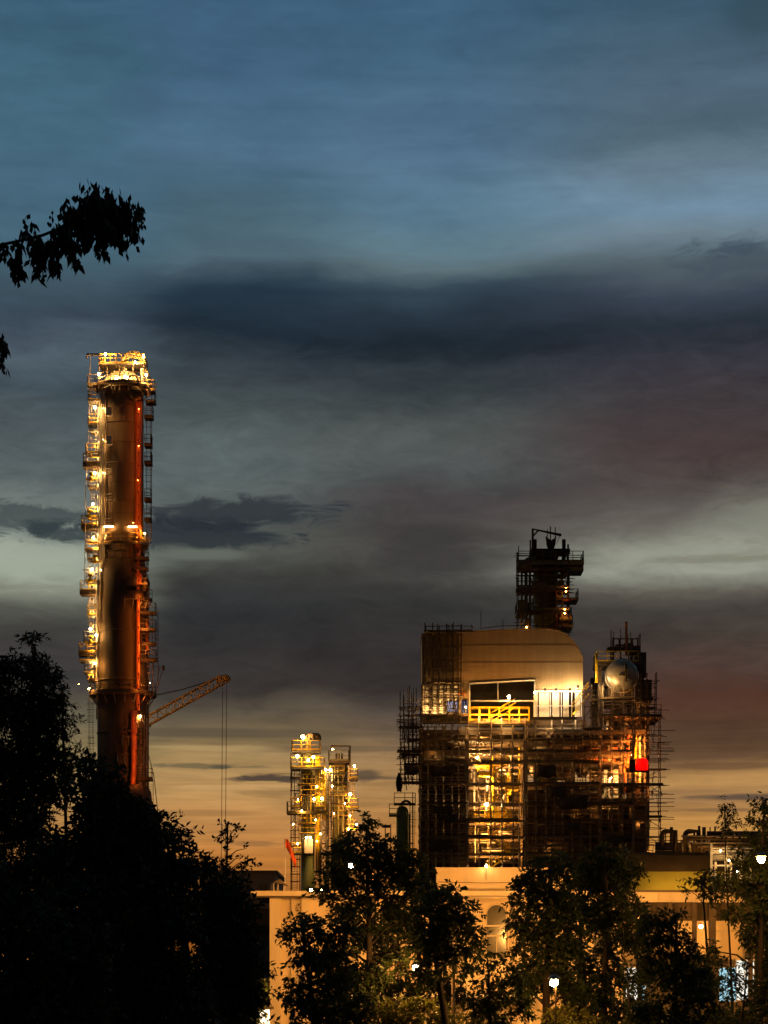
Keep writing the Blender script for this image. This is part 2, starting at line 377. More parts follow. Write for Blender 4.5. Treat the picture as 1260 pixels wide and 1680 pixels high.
# overhead line: a fat bend leaving the dome and running down the right side
vx = P(217,600,D); mb = MB()
pv = [(vx.x-1.0,D-.4,Z(612,D)),(vx.x-1.0,D-.4,Z(597,D))]+[tuple(q) for q in arc((vx.x+.2,D-.4,Z(597,D)),1.2,180,10,9)]+[(vx.x+1.42,D-.2,Z(606,D)),(vx.x+1.9,D-.1,Z(618,D))]
build(mb.tube(pv, .42, 14), 'overhead_bend', m_cream, tc_)
nz = P(226,655,D); mb = MB(); yn = D-math.sqrt(r1*r1-(nz.x-ax)**2)
mb.lathe((nz.x,yn-1.0,nz.z), [(.9,1.4),(.9,.2),(.55,.18),(.55,-.4),(.78,-.42),(.78,-.62),(.02,-.63)][::-1], 20, 'y')
build(mb, 'flanged_nozzle', m_lower, tc_)
px_ = P(229.5,700,D).x; yp = D-math.sqrt(max(.1, r1*r1-(px_-ax)**2))-.35
build(MB().tube([(px_,yp,Z(662,D)),(px_,yp,Z(905,D))], 6.2*K, 14), 'downcomer_pipe', m_red, tc_)
px2 = P(230.5,700,D).x; yp2 = D-math.sqrt(r2*r2-(px2-ax)**2)-.45
build(MB().tube([(px2,yp-.1,Z(903,D)),(px2,yp2,Z(950,D)),(px2,yp2,Z(1170,D))], 3.2*K, 12), 'downcomer_pipe', m_red, tc_)
px3 = P(224.5,1200,D).x; yp3 = D-math.sqrt(r2*r2-(px3-ax)**2)-.6
build(MB().tube([(px3,yp3,Z(1172,D)),(px3,yp3,Z(1268,D)),(px3-.25,yp3,Z(1300,D))], 5.0*K, 12), 'downcomer_pipe', m_red, tc_)
for x, y, dd in ((243,1150,7.5),(246,1190,9.0)): fill_flood(tc_, P(x,y,D+dd), 60, SOD, .1)  # fills added behind the column to brighten the crane boom
# ring platforms
def ringdeck(y, rin, rout, a0, a1, name='ring_platform', railm=m_steel, th=.28, brackets=10, rh=1.15, c=None, D_=None, root=None, toe=.12):
    D_ = D_ or D; c = c or (ax, D_); root = root or tc_
    z = Z(y, D_); a0, a1 = math.radians(a0), math.radians(a1); n = max(12, int(abs(a1-a0)/math.tau*44))
    o = build(MB().ring(c, rin, rout, z-th, z, a0, a1, n), name, m_plank, root)
    k = max(5, int(abs(a1-a0)/math.tau*20)); mb = MB()
    pts = [(c[0]+(rout-.06)*math.cos(a0+(a1-a0)*q/k), c[1]+(rout-.06)*math.sin(a0+(a1-a0)*q/k), z) for q in range(k+1)]
    mb.rail(pts, rh, .045, 2.2, 4, toe); build(mb, 'railing', railm, o)
    mb = MB()
    for q in range(brackets+1):
        a = a0+(a1-a0)*q/brackets; ca, sa = math.cos(a), math.sin(a)
        mb.tube([(c[0]+(rin+.02)*ca, c[1]+(rin+.02)*sa, z-th-1.1), (c[0]+(rout-.15)*ca, c[1]+(rout-.15)*sa, z-th)], .07, 4)
    build(mb, 'bracket', m_steel, o)
    return o
ringdeck(636, r1+.26, r1+1.15, 0, 360, railm=m_steel)
ringdeck(895.5, r1+.02, 41*K, 0, 360, railm=m_yel)
ringdeck(910, r1+.02, 36*K, 180, 360, railm=m_dark, th=.12)
ringdeck(1138, r2+.08, 55*K, 0, 360, railm=m_dark, th=.4, brackets=18)
ringdeck(985, r2*.98, 50*K, 280, 350, railm=m_dark, th=.35, brackets=4)
ringdeck(1213, r2+.02, 47*K, 275, 330, railm=m_dark, th=.18, brackets=4)
ringdeck(1242, r2+.02, 45*K, 265, 325, railm=m_dark, th=.14, brackets=4)
# top platform, davit and head piping
landing(tc_, 165, 240, 603, D, -2.2, 2.2, .2, 'flr', m_steel, m_yel)
for x in (166, 179, 200, 221, 239): bar(tc_, 'platform_leg', P(x,603,D)+Vector((0,-2.0,-.2)), P(x,637,D)+Vector((0,-2.0,0)), .09, m_steel)
for x in (166, 239): bar(tc_, 'platform_leg', P(x,603,D)+Vector((0,2.0,-.2)), P(x,637,D)+Vector((0,2.0,0)), .09, m_steel)
mb = MB(); mb.tube([P(142.5,588,D-1.9), P(142.5,581.5,D-1.9), P(191,581.5,D-1.9), P(191,603,D-1.9)], .16, 6)
mb.tube([P(172,581.5,D-1.9), P(172,603,D-1.9)], .13, 6); build(mb, 'davit', m_steel, tc_)
mb = MB(); mb.box(P(168,588,D-1.4), P(174,603,D-.9)); build(mb, 'cabinet', m_yel, tc_)
mb = MB(); mb.box(P(200,592,D-1.6), P(209,603,D-.5)); build(mb, 'valve_box', m_dark, tc_)
for k, (x, y0, y1) in enumerate(((183,612,636),(188,608,640),(196,606,640),(204,603,625),(211,610,640),(232,604,640))):
    bar(tc_, 'riser_pipe', P(x,y0,D-2.75), P(x,y1,D-2.75), .10, m_cream, 8)
build(MB().tube([P(208,626,D-2.9), P(214,616,D-3.0), P(223,616,D-3.0), P(231,632,D-2.9)], .12, 8), 'vent_pipe', m_dark, tc_)
build(MB().tube([P(228,630,D-2.9), P(240,631,D-2.9), P(244,638,D-2.9), P(244,650,D-2.9)], .22, 8), 'vent_pipe', m_cream, tc_)
# left stair of ladders and landings
LND = [(636,146,170),(662,147,170),(700,147,171),(712,150,166),(748,143,168),(764,139,168),(803,147,169),(852,146,170),(865,136,166),(891,146,172),(905,142,168),(921,146,166),(958,144,168),(972,134,164),(1012,146,160),(1055,140,160),(1072,132,160),(1087,133,158),(1106,141,158),(1118,146,158)]
for i, (y, x0, x1) in enumerate(LND):
    thick = .55 if y in (764, 865, 972, 1072) else .16
    landing(tc_, x0, x1, y, D, -1.9, .1, thick, 'flr', m_dark if thick > .3 else m_steel, m_yel if i % 3 else m_steel, .2)
ly = [640, 700, 764, 852, 905, 972, 1055, 1118, 1150, 1215, 1290]
for a, b in zip(ly, ly[1:]):
    xl = 156 if a < 900 else 152
    ladder(tc_, xl, a-3, b, D, -1.3 if (ly.index(a) % 2) else -1.6, True, m_steel)
for x, y0, y1, r in ((164.5,640,1000,.10),(167.5,640,925,.13),(170.5,640,922,.10),(161,655,1150,.07),(174,640,900,.06),(158.5,930,1180,.08)):
    bar(tc_, 'riser_pipe', P(x,y0,D-2.0), P(x,y1,D-2.0), r, m_cream if r > .07 else m_steel, 8)
mb = MB(); mb.tube([P(148,585,D-1.7), P(147,640,D-1.9), P(143,760,D-1.9), P(140.5,800,D-1.9), P(139,960,D-1.9)], .06, 5)
build(mb, 'lightning_conductor', m_steel, tc_)
for y, x0, x1 in ((638,143,150),(766,135,142),(935,136,142),(1057,128,138),(1102,137,146)): bar(tc_, 'outrigger', P(x0,y,D-2.0), P(x1+6,y,D-2.0), .08, m_steel)
for y in (724, 770, 812, 852):  # stand-off frames lit between the risers and the shell
    mb = MB()
    for dy in (0, 5, 9): mb.tube([P(164,y+dy,D-2.05), P(183,y+dy-2,D-2.4)], .05, 4)
    build(mb, 'pipe_support', m_cream, tc_)
build(MB().box(P(175,715,D-3.0), P(184,730,D-2.55)), 'lit_shell_patch', m_cream, tc_)  # bright patch of lamp light on the shell, made as a pale box
build(MB().box(P(175,668,D-3.0), P(184,683,D-2.55)), 'lit_shell_patch', m_cream, tc_)  # another lamp-light patch given as pale colour
# valve tree on the lower left landings
for (x, y) in ((147,843),(148,948),(149,1050),(156,917),(150,782)):
    mb = MB(); p = P(x,y,D-2.2)
    mb.lathe(p, [(.12,-.6),(.3,-.5),(.3,-.2),(.14,-.1),(.14,.2),(.34,.25),(.34,.5),(.1,.55)], 10); mb.tube([p+Vector((-.7,0,-.3)), p+Vector((.8,0,-.3))], .11, 6)
    build(mb, 'valve', m_yel, tc_)
# right side ladder with rest platforms
RR = [(660,240,256),(685,238,252),(731,238,250),(760,238,250),(820,238,249),(853,238,249)]
landing(tc_, 238, 256, 644, D, -1.7, .2, .2, 'fr', m_steel, m_yel)
for y, x0, x1 in RR: landing(tc_, x0, x1, y, D, -1.2, .5, .35, 'fr', m_dark, m_dark, .1)
rl = [662, 685, 731, 760, 820, 853, 893]
for a, b in zip(rl, rl[1:]): ladder(tc_, 244, a-12 if a > 662 else a, b, D, -.4, True, m_dark)
bar(tc_, 'handrail_stanchion', P(249,640,D-.9), P(248.5,890,D-.9), .05, m_dark)
landing(tc_, 233, 246, 896, D, -2.6, -.6, .2, 'fr', m_steel, m_yel, .3)
for y, x0, x1 in ((921,226,247),(938,222,246),(963,226,246),(1010,226,259),(1037,232,259),(1060,236,259),(1086,226,260),(1192,232,240),(1225,228,238),(1250,230,238)):
    landing(tc_, x0, x1, y, D, -2.9, -1.4, .28, 'fr', m_dark, m_dark, .1)
for a, b, x in ((900,960,240),(962,1010,243),(1010,1060,250),(1060,1090,252),(1090,1136,250),(1140,1180,246),(1176,1225,236.5),(1225,1290,236)):
    ladder(tc_, x, a, b, D, -2.2, True, m_steel if a > 1170 else m_dark)
for x, y0, y1 in ((259,1000,1138),(244,950,1138),(252,1085,1140),(241,1178,1300),(231.5,1170,1300)):
    bar(tc_, 'riser_pipe', P(x,y0,D-2.4), P(x,y1,D-2.4), .055, m_steel if y0 > 1100 else m_dark, 5)
build(MB().tube([P(241.5,1015,D-2.0), P(241.5,1070,D-2.0)], .22, 8), 'drain_pipe', m_red, tc_)
mb = MB(); mb.tube([P(248,1092,D-2.2), P(268,1095,D-2.2), P(258,1130,D-2.2)], .05, 4); mb.tube([P(262,1094,D-2.2), P(255,1132,D-2.2)], .05, 4); mb.tube([P(268,1092,D-2.2), P(268,1100,D-2.2)], .16, 6)
build(mb, 'davit', m_dark, tc_)
build(MB().box(P(206,945,D-3.7), P(225,962,D-3.2)), 'equipment_box', m_dark, tc_)
build(MB().box(P(209,968,D-3.75), P(236,982,D-3.3)), 'equipment_box', m_lower, tc_)
build(MB().box(P(222,941,D-3.4), P(232,960,D-2.9)), 'equipment_box', m_red, tc_)
build(MB().lathe(P(239,962,D-2.3), [(.1,-.7),(.5,-.6),(.55,.5),(.3,.9),(.05,1.0)], 12), 'small_drum', m_lower, tc_)
landing(tc_, 232, 253, 1279, D, -3.2, -1.4, .35, 'fr', m_dark, m_dark, .1)
ladder(tc_, 244, 1282, 1395, D, -2.8, True, m_dark, .3); ladder(tc_, 251, 1282, 1395, D, -2.6, False, m_dark, .3)
mb = MB(); mb.tube([P(240,1225,D-2.9), P(252,1270,D-2.9), P(262,1360,D-2.9)], .06, 4); build(mb, 'stay_cable', m_dark, tc_)
build(MB().lathe((P(226,1330,D).x,D-2.5,0), [(3.2,Z(1480,D)),(2.6,Z(1332,D)),(1.35,Z(1292,D)),(1.0,Z(1290,D))], 20), 'support_skirt', m_lower, tc_)
for x, y, c, I, pole, r in ((173,581,SOD,60,.1,.17),(235.5,584,SOD,60,1.4,.17),(162,614,SOD,50,1.7,.15),(240,615,SOD,45,1.7,.15),(205,618,WARM,60,0,.14),(190,622,WARM,50,0,.14),(222,594,WARM,30,0,.13),
      (155.5,668,WARM,40,2.2,.17),(169.5,670,WARM,35,0,.15),(169.5,722,WARM,40,0,.17),(155.5,776,WARM,40,1.9,.15),(168,776,WARM,35,0,.15),(152.5,827,WARM,36,1.7,.15),
      (153,882,SOD,34,1.2,.12),(166,884,WARM,30,0,.13),(150.5,934,WARM,40,1.7,.15),(166,936,WARM,34,0,.14),(148.5,1032,WARM,44,1.7,.16),(157.5,1042,WARM,30,0,.12),(155,1088,SOD,44,0,.13),(146,1130,SOD,18,.6,.10),
      (230,1175,SOD,36,1.5,.14),(237.5,875,SOD,20,1.5,.12)):
    flood_or_fill(tc_, P(x,y,D-(2.9 if y < 630 else (2.4 if x > 200 else (2.35 if x < 160 else 1.2)))), I*(.5 if x < 160 and y > 630 else 1.4 if x < 172 and y > 630 else 1), c, r*.8, pole)
m_strip = emit('strip_glow', WARM, 75.)
for x0, x1 in ((175,191),(214,229)):
    xm = P((x0+x1)/2,0,D).x; yy = D-math.sqrt(r1**2-(xm-ax)**2)-.75
    o = build(MB().box((P(x0,0,D).x,yy-.12,Z(871,D)), (P(x1,0,D).x,yy+.2,Z(870,D)+.08)), 'strip_light', m_steel, tc_)
    build(MB().box((P(x0,0,D).x+.05,yy-.05,Z(872.2,D)), (P(x1,0,D).x-.05,yy+.12,Z(871,D)-.005)), 'tube', m_strip, o)
for i_, y in enumerate(range(668, 1130, 21)):
    fill_flood(tc_, P(158 if y < 950 else 151,y,D-2.0), 11, SOD if i_ % 2 else WARM, .06); fill_flood(tc_, P(166 if y < 930 else 156,y+9,D-1.0), 16, WARM, .06)  # extra hidden fills added to brighten risers and landings
for x, y, I in ((231,679,.5),(231,739,.5),(230,795,.5),(222,864,.5),(251,1127,3),(136,1129,1)):
    flood_or_fill(tc_, (P(x,y,D).x, yp-.62 if y < 900 else yp2-1.1, Z(y,D)), I, ORG, .04, 0)
for i_, y in enumerate(range(668, 890, 21)):
    fill_flood(tc_, (P(231.5,y,D).x, yp-1.25, Z(y,D)), 1.5, DRED, .045)  # hidden red fills added so the pipe looks evenly lit
for i_, y in enumerate(range(912, 1290, 25)):
    q_ = yp2 if y < 1165 else yp3
    fill_flood(tc_, (P(233 if y < 1165 else 230,y,D).x, q_-1.1, Z(y,D)), 3.4 if y > 990 else 2, DRED, .045)  # same added red fills along the lower pipe
for x, y, I in ((240,962,6),(241,1000,8),(241,1035,8),(242,1070,9),(241,1105,8),(239,1130,6)): fill_flood(tc_, (P(x,y,D).x, yp2-.5, Z(y,D)), I, ORG, .05)
# ------------------------------------------------------------------ crane behind the tall column
Dc = 300.0
cr = thing('luffing_crane', 'orange lattice crane boom reaching right from behind the tall column', 'crane', P(190,1600,Dc)-Vector((0,0,CZ)))
def lattice(a, b, w, n, r, taper=1.0):
    a, b = Vector(a), Vector(b); t = (b-a).normalized(); s = Vector((0,1,0)); u = t.cross(s).normalized(); mb = MB()
    def c(k, i, j):
        f = k/n; ww = w*min(1, .35+f*6, (1.12-f)*6*taper+.35); p = a.lerp(b, f); return p+u*(i*ww/2)+s*(j*ww/2)
    for i, j in ((1,1),(1,-1),(-1,-1),(-1,1)): mb.tube([c(k,i,j) for k in range(n+1)], r, 5)
    for k in range(n):
        q = 1 if k % 2 else -1
        for j in (1,-1): mb.tube([c(k,q,j), c(k+1,-q,j)], r*.6, 4)
        for i in (1,-1): mb.tube([c(k,i,q), c(k+1,i,-q)], r*.6, 4)
    return mb
foot = P(186,1214,Dc); tip = P(366,1114,Dc)
build(lattice(foot, tip, 1.15, 26, .10), 'boom', m_crane, cr)
mb = MB(); mb.tube([tip+Vector((-.9,0,-.35)), tip+Vector((.35,0,.35)), tip+Vector((.85,0,-.25))], [.42,.42,.3], 8); mb.lathe(tip+Vector((.55,-.2,.0)), [(.02,-.1),(.5,-.1),(.5,.3),(.02,.3)], 16, 'y')
build(mb, 'boom_head', m_crane, cr)
base = Vector((P(186,1600,Dc).x, Dc, 0))
build(lattice(base+Vector((0,0,2.6)), foot+Vector((0,0,-.1)), 2.0, 16, .13), 'mast', m_crane, cr)
mb = MB(); mb.box(base+Vector((-2.8,-2.2,1.1)), base+Vector((3.4,2.2,3.0))); mb.box(base+Vector((-3.6,-1.8,1.3)), base+Vector((-2.8,1.8,3.4)))
build(mb, 'slew_house', m_crane, cr)
for s in (-1, 1): build(MB().box(base+Vector((-3.6,s*2.0-.5,0)), base+Vector((3.6,s*2.0+.5,1.08))), 'crawler_track', m_dark, cr)
build(MB().tube([P(254,1141,Dc), P(300,1131,Dc), P(345,1117,Dc), tip+Vector((.1,0,.5))], .075, 5), 'pendant_rope', m_rope, cr)
build(MB().tube([foot+Vector((0,0,.3)), P(212,1150,Dc), P(254,1141,Dc)], .09, 5), 'pendant_rope', m_rope, cr)
for x0, x1, y1 in ((365.4,363,1420),(372,369.5,1420)): bar(cr, 'hoist_rope', P(x0,1117,Dc), P(x1,y1,Dc), .05, m_rope, 4)
mb = MB(); hb = P(366.3,1424,Dc); mb.box(hb+Vector((-.55,-.3,-.9)), hb+Vector((.55,.3,.4))); mb.tube(arc((hb.x,hb.y,hb.z-1.4),.4,90,-150,8), .1, 6)
build(mb, 'hook_block', m_crane, cr)

# ------------------------------------------------------------------ pair of small columns
D = 260.0; K = D/F
def col_x(x): return P(x,1600,D).x
sc1 = thing('slender_column', 'slender green column with the starry lamp and gooseneck vent on top', 'refinery column', (col_x(505), D, 0))
r = 11.3*K; cx = col_x(505)
build(MB().lathe((cx,D,0), [(r*1.25,0),(r*1.25,Z(1500,D)),(r,Z(1490,D)),(r,Z(1405,D))], 28), 'lower_shell', m_green, sc1)
build(MB().lathe((cx,D,0), [(r*.98,Z(1405,D)),(r*.98,Z(1333,D))], 28), 'middle_shell', m_green, sc1)
build(MB().lathe((cx,D,0), [(r*.98,Z(1333,D)),(r*.98,Z(1262,D)),(r*1.02,Z(1262,D)),(r*1.02,Z(1240,D)),(r*.7,Z(1233,D)),(.05,Z(1231,D))], 28), 'upper_shell', m_olive, sc1)
build(MB().tube([P(505,1232,D)]+[P(505,1213,D)]+[Vector(q) for q in arc(P(509,1211,D),4*K,180,90,5)]+[P(518,1207.5,D)], .33, 12), 'gooseneck_vent', m_cream, sc1)
build(MB().tube([P(514,1207.5,D), P(519,1207.5,D)]+[Vector(q) for q in arc(P(519,1210.5,D),3*K,90,0,4)]+[P(522,1214,D)], .38, 12), 'vent_mouth', m_net, sc1)
landing(sc1, 479, 526, 1233, D, -1.6, 1.2, .2, 'flr', m_steel, m_yel, .22)
landing(sc1, 477, 533, 1261, D, -1.7, 1.3, .22, 'flr', m_steel, m_yel, .22)
landing(sc1, 471, 538, 1333, D, -1.7, 1.2, .25, 'flr', m_olive, m_olive, .12)
landing(sc1, 476, 496, 1400, D, -1.6, .6, .2, 'flr', m_steel, m_yel, .2)
landing(sc1, 478, 494, 1326, D, -1.9, .2, .15, 'flr', m_steel, m_yel, .25); landing(sc1, 517, 533, 1326, D, -1.9, .2, .15, 'flr', m_steel, m_yel, .25)
for a, b, x in ((1262,1333,488),(1333,1400,486),(1400,1460,484)): ladder(sc1, x, a, b, D, -1.1, True, m_dark, .3)
for x in (477.5, 492):
    bar(sc1, 'stair_post', P(x,1235,D-1.4), P(x,1470,D-1.4), .07, m_dark)
for y in (1276,1297,1310,1350,1362,1374,1388,1410,1422,1434,1446): bar(sc1, 'stair_beam', P(476,y,D-1.4), P(493,y,D-1.4), .07 if y % 4 else .14, m_dark)
for x, rr in ((519,.11),(523,.16),(526.5,.09),(497,.07)): bar(sc1, 'riser_pipe', P(x,1240,D-1.0), P(x,1430,D-1.0), rr, m_yel if rr > .1 else m_steel, 8)
mb = MB(); mb.tube([P(512,1266,D-1.0), P(508,1278,D-1.05), P(507,1300,D-1.05), P(507,1332,D-1.05)], .09, 6); build(mb, 'curved_pipe', m_dark, sc1)
for (x, y) in ((530,1277),(529,1290),(521,1300)):
    mb = MB(); p = P(x,y,D-1.2); mb.lathe(p, [(.1,-.5),(.3,-.4),(.3,-.1),(.12,0),(.12,.2),(.3,.25),(.28,.5),(.05,.5)], 10); mb.tube([p+Vector((-.5,0,-.2)), p+Vector((.5,0,-.2))], .1, 6); build(mb, 'valve', m_yel, sc1)
build(MB().box(P(499,1377,D-r-.35), P(513.5,1400,D-r-.12)), 'lit_area_panel', m_wht, sc1)  # white panel stands in for lamp light on the green shell
for x, y, c, I, rr, pole in ((497,1209,SOD,130,.26,1.7),(488,1240,WARM,38,.18,1.4),(514,1242,WARM,36,.16,1.0),(506,1247,WARM,30,.15,0),(515.5,1311,WARM,28,.14,1.2),(528.5,1310,WARM,28,.16,1.4),(503,1374,WARM,12,.13,0),(509,1374,WARM,12,.13,0),(488,1384,SOD,14,.09,1.0),(520,1380,SOD,10,.08,0)):
    flood_or_fill(sc1, P(x,y,D-2.05), I*(.5 if I < 100 else .35), c, rr*.85, pole)
sc2 = thing('pipe_rack_tower', 'narrow braced steel frame standing between the two slender columns', 'steel frame', (col_x(531), D, 0))
for x in (524.5, 535.5, 538.5):
    bar(sc2, 'post', P(x,1262,D+.8), P(x,1600,D+.8)-Vector((0,0,CZ)), .12, m_steel)
for y0, y1 in ((1340,1362),(1362,1384),(1384,1406),(1406,1428)):
    bar(sc2, 'cross_brace', P(524.5,y0,D+.8), P(535.5,y1,D+.8), .06, m_steel); bar(sc2, 'cross_brace', P(535.5,y0,D+.8), P(524.5,y1,D+.8), .06, m_steel); bar(sc2, 'beam', P(524,y0,D+.8), P(539,y0,D+.8), .09, m_steel)
for y in (1265,1280,1296,1312): bar(sc2, 'beam', P(524,y,D+.8), P(542,y,D+.8), .1, m_dark)
for x in (530,533): bar(sc2, 'hanging_pipe', P(x,1262,D+.4), P(x,1345,D+.4), .1, m_yel, 6)
for x, y in ((534.5,1263),(541.5,1263)): flood_or_fill(sc2, P(x,y,D-.6), 20, WARM, .13, 0)
sc3 = thing('slender_column', 'slender brown column with a dark top and side landings, right of the green one', 'refinery column', (col_x(557), D+2, 0))
cx = col_x(557); r = 15*K
build(MB().lathe((cx,D+2,0), [(r*1.02,0),(r*1.02,Z(1302,D)),(r,Z(1300,D)),(r*.86,Z(1296,D)),(r*.86,Z(1262,D))], 30), 'shell', m_olive, sc3)
build(MB().lathe((cx,D+2,0), [(r*.95,Z(1262,D)),(r*.95,Z(1257,D)),(r*.8,Z(1256,D)),(r*.8,Z(1251,D)),(r*.95,Z(1250,D)),(r*.95,Z(1247,D)),(.05,Z(1246,D))], 30), 'top_flange', m_dark, sc3)
landing(sc3, 539, 573, 1250, D+2, -1.8, 1.5, .25, 'flr', m_dark, m_olive, .2)
for x in (552, 556, 561): bar(sc3, 'vent_stub', P(x,1236,D+2), P(x,1247,D+2), .12, m_dark, 6)
build(MB().tube([P(543,1232,D+.5), P(543,1224,D+.5), P(574,1224,D+.5), P(574,1276,D+.5)], .13, 6), 'davit', m_dark, sc3)
landing(sc3, 571, 587, 1279, D+1, -1.2, .6, .2, 'flr', m_steel, m_yel, .28); landing(sc3, 568, 588, 1327, D+1, -1.3, .6, .22, 'flr', m_steel, m_yel, .28); landing(sc3, 567, 585, 1362, D+1, -1.3, .6, .2, 'flr', m_steel, m_yel, .2)
ladder(sc3, 577, 1279, 1327, D+1, -.2, True, m_yel, .25); ladder(sc3, 575, 1327, 1400, D+1, -.2, True, m_yel, .25)
for x, rr in ((549,.06),(555,.09),(563,.06),(572,.1),(545,.12)): bar(sc3, 'riser_pipe', P(x,1258,D-.2), P(x,1450,D-.2), rr, m_olive if rr < .1 else m_steel, 8)
for y in (1268, 1284, 1300, 1318): bar(sc3, 'pipe_support', P(541,y,D-.3), P(573,y,D-.3), .06, m_dark)
for x, y, I, rr, pole in ((581.5,1257,26,.15,1.7),(574.5,1303,34,.17,1.7),(585,1353,24,.13,.8),(546,1229,10,.10,0),(572,1360,16,.08,0)): flood_or_fill(sc3, P(x,y,D-.9), I*.8, SOD, rr*.85, pole)
for i_ in range(9):
    x = 479+i_*5.2; y0 = 1264+(i_*37 % 50); bar(sc1, 'riser_pipe', P(x,y0,D-1.25-.05*(i_ % 3)), P(x,y0+30+(i_*53 % 70),D-1.25-.05*(i_ % 3)), (.06,.09,.05)[i_ % 3], (m_yel, m_dark, m_steel)[i_ % 3], 6)
for i_, y in enumerate((1288,1306,1352,1368)): landing(sc1, 489+3*(i_ % 2), 519, y, D, -1.5, -.2, .14, 'f', m_dark, m_yel, .1)
for i_, y in enumerate((1275,1308,1340)): landing(sc3, 541, 566+3*i_, y, D+2, -1.9, -.6, .16, 'f', m_dark, m_yel, .1)
ladder(sc3, 543, 1262, 1400, D, -.6, True, m_dark, .25)
for x, y, I in ((520,1290,8),(489,1312,8),(518,1345,8),(526,1368,9),(481,1352,6),(495,1330,8)): flood_or_fill(sc1, P(x,y,D-2.0), I, SOD, .07, .8)
for x, y, I in ((545,1290,8),(566,1318,8),(548,1335,8),(574,1338,8)): flood_or_fill(sc3, P(x,y,D-.9), I, SOD, .07, .8)
# flagpole with red cloth
Df = 128.0
fp = thing('flagpole', 'thin pole with a drooping red flag by the flat roof', 'flagpole', P(467.5,1463,Df))
bar(fp, 'pole', P(467.5,1376,Df), P(467.5,1463,Df), .035, m_wht, 6)
mb = MB(); cols = 14
for k in range(cols+1):
    f = k/cols
    x = 467.8+5.5*min(1, f*2.5)+max(0, f-.3)*18; yt = 1376.5+max(0, f-.28)*48; yb = 1391+max(0, f-.22)*46-max(0, f-.5)*4
    w = math.sin(f*9)*.10
    mb.v.append(tuple(P(x,yt,Df)+Vector((0,w,0)))); mb.v.append(tuple(P(x-.6,yb,Df)+Vector((0,w*.6+.04,0))))
for k in range(cols): mb.face((2*k,2*k+1,2*k+3,2*k+2), True)
o = build(mb, 'flag', m_flag, fp); md = o.modifiers.new('cloth', 'SOLIDIFY'); md.thickness = .015
# small olive vessel
D = 245.0; K = D/F
sv = thing('stubby_vessel', 'stubby olive vessel with a railed top left of the scaffolded plant', 'vessel', (P(660,1600,D).x, D, 0))
r = 10*K; cx = P(660,1600,D).x
build(MB().lathe((cx,D,0), [(r*1.05,0),(r*1.05,Z(1450,D)),(r,Z(1430,D)),(r,Z(1332,D)),(r*.9,Z(1327,D)),(r*.5,Z(1323,D)),(.04,Z(1322,D))], 26), 'shell', m_green, sv)
landing(sv, 646, 682, 1319, D, -1.0, .8, .12, 'flr', m_dark, m_dark, .06); landing(sv, 638, 656, 1337, D, -1.0, .6, .18, 'fl', m_olive, m_olive, .15); landing(sv, 627, 640, 1354, D, -.8, .6, .25, '', m_dark)
build(MB().tube(arc(P(666,1322,D-.3),8*K,0,180,10), .14, 8), 'looped_pipe', m_olive, sv)
for x in (641, 632, 677): bar(sv, 'post', P(x,1300 if x > 670 else 1352,D), P(x,1600,D)-Vector((0,0,CZ)), .06, m_dark)
ladder(sv, 676, 1320, 1400, D, -.7, True, m_olive, .22)
bar(sv, 'side_pipe', P(672,1335,D-.5), P(672,1420,D-.5), .12, m_olive, 8); build(MB().tube([P(660,1394,D-.8), P(684,1394,D-.8), P(686,1398,D-.8), P(686,1412,D-.8)], .14, 8), 'side_pipe', m_yel, sv)

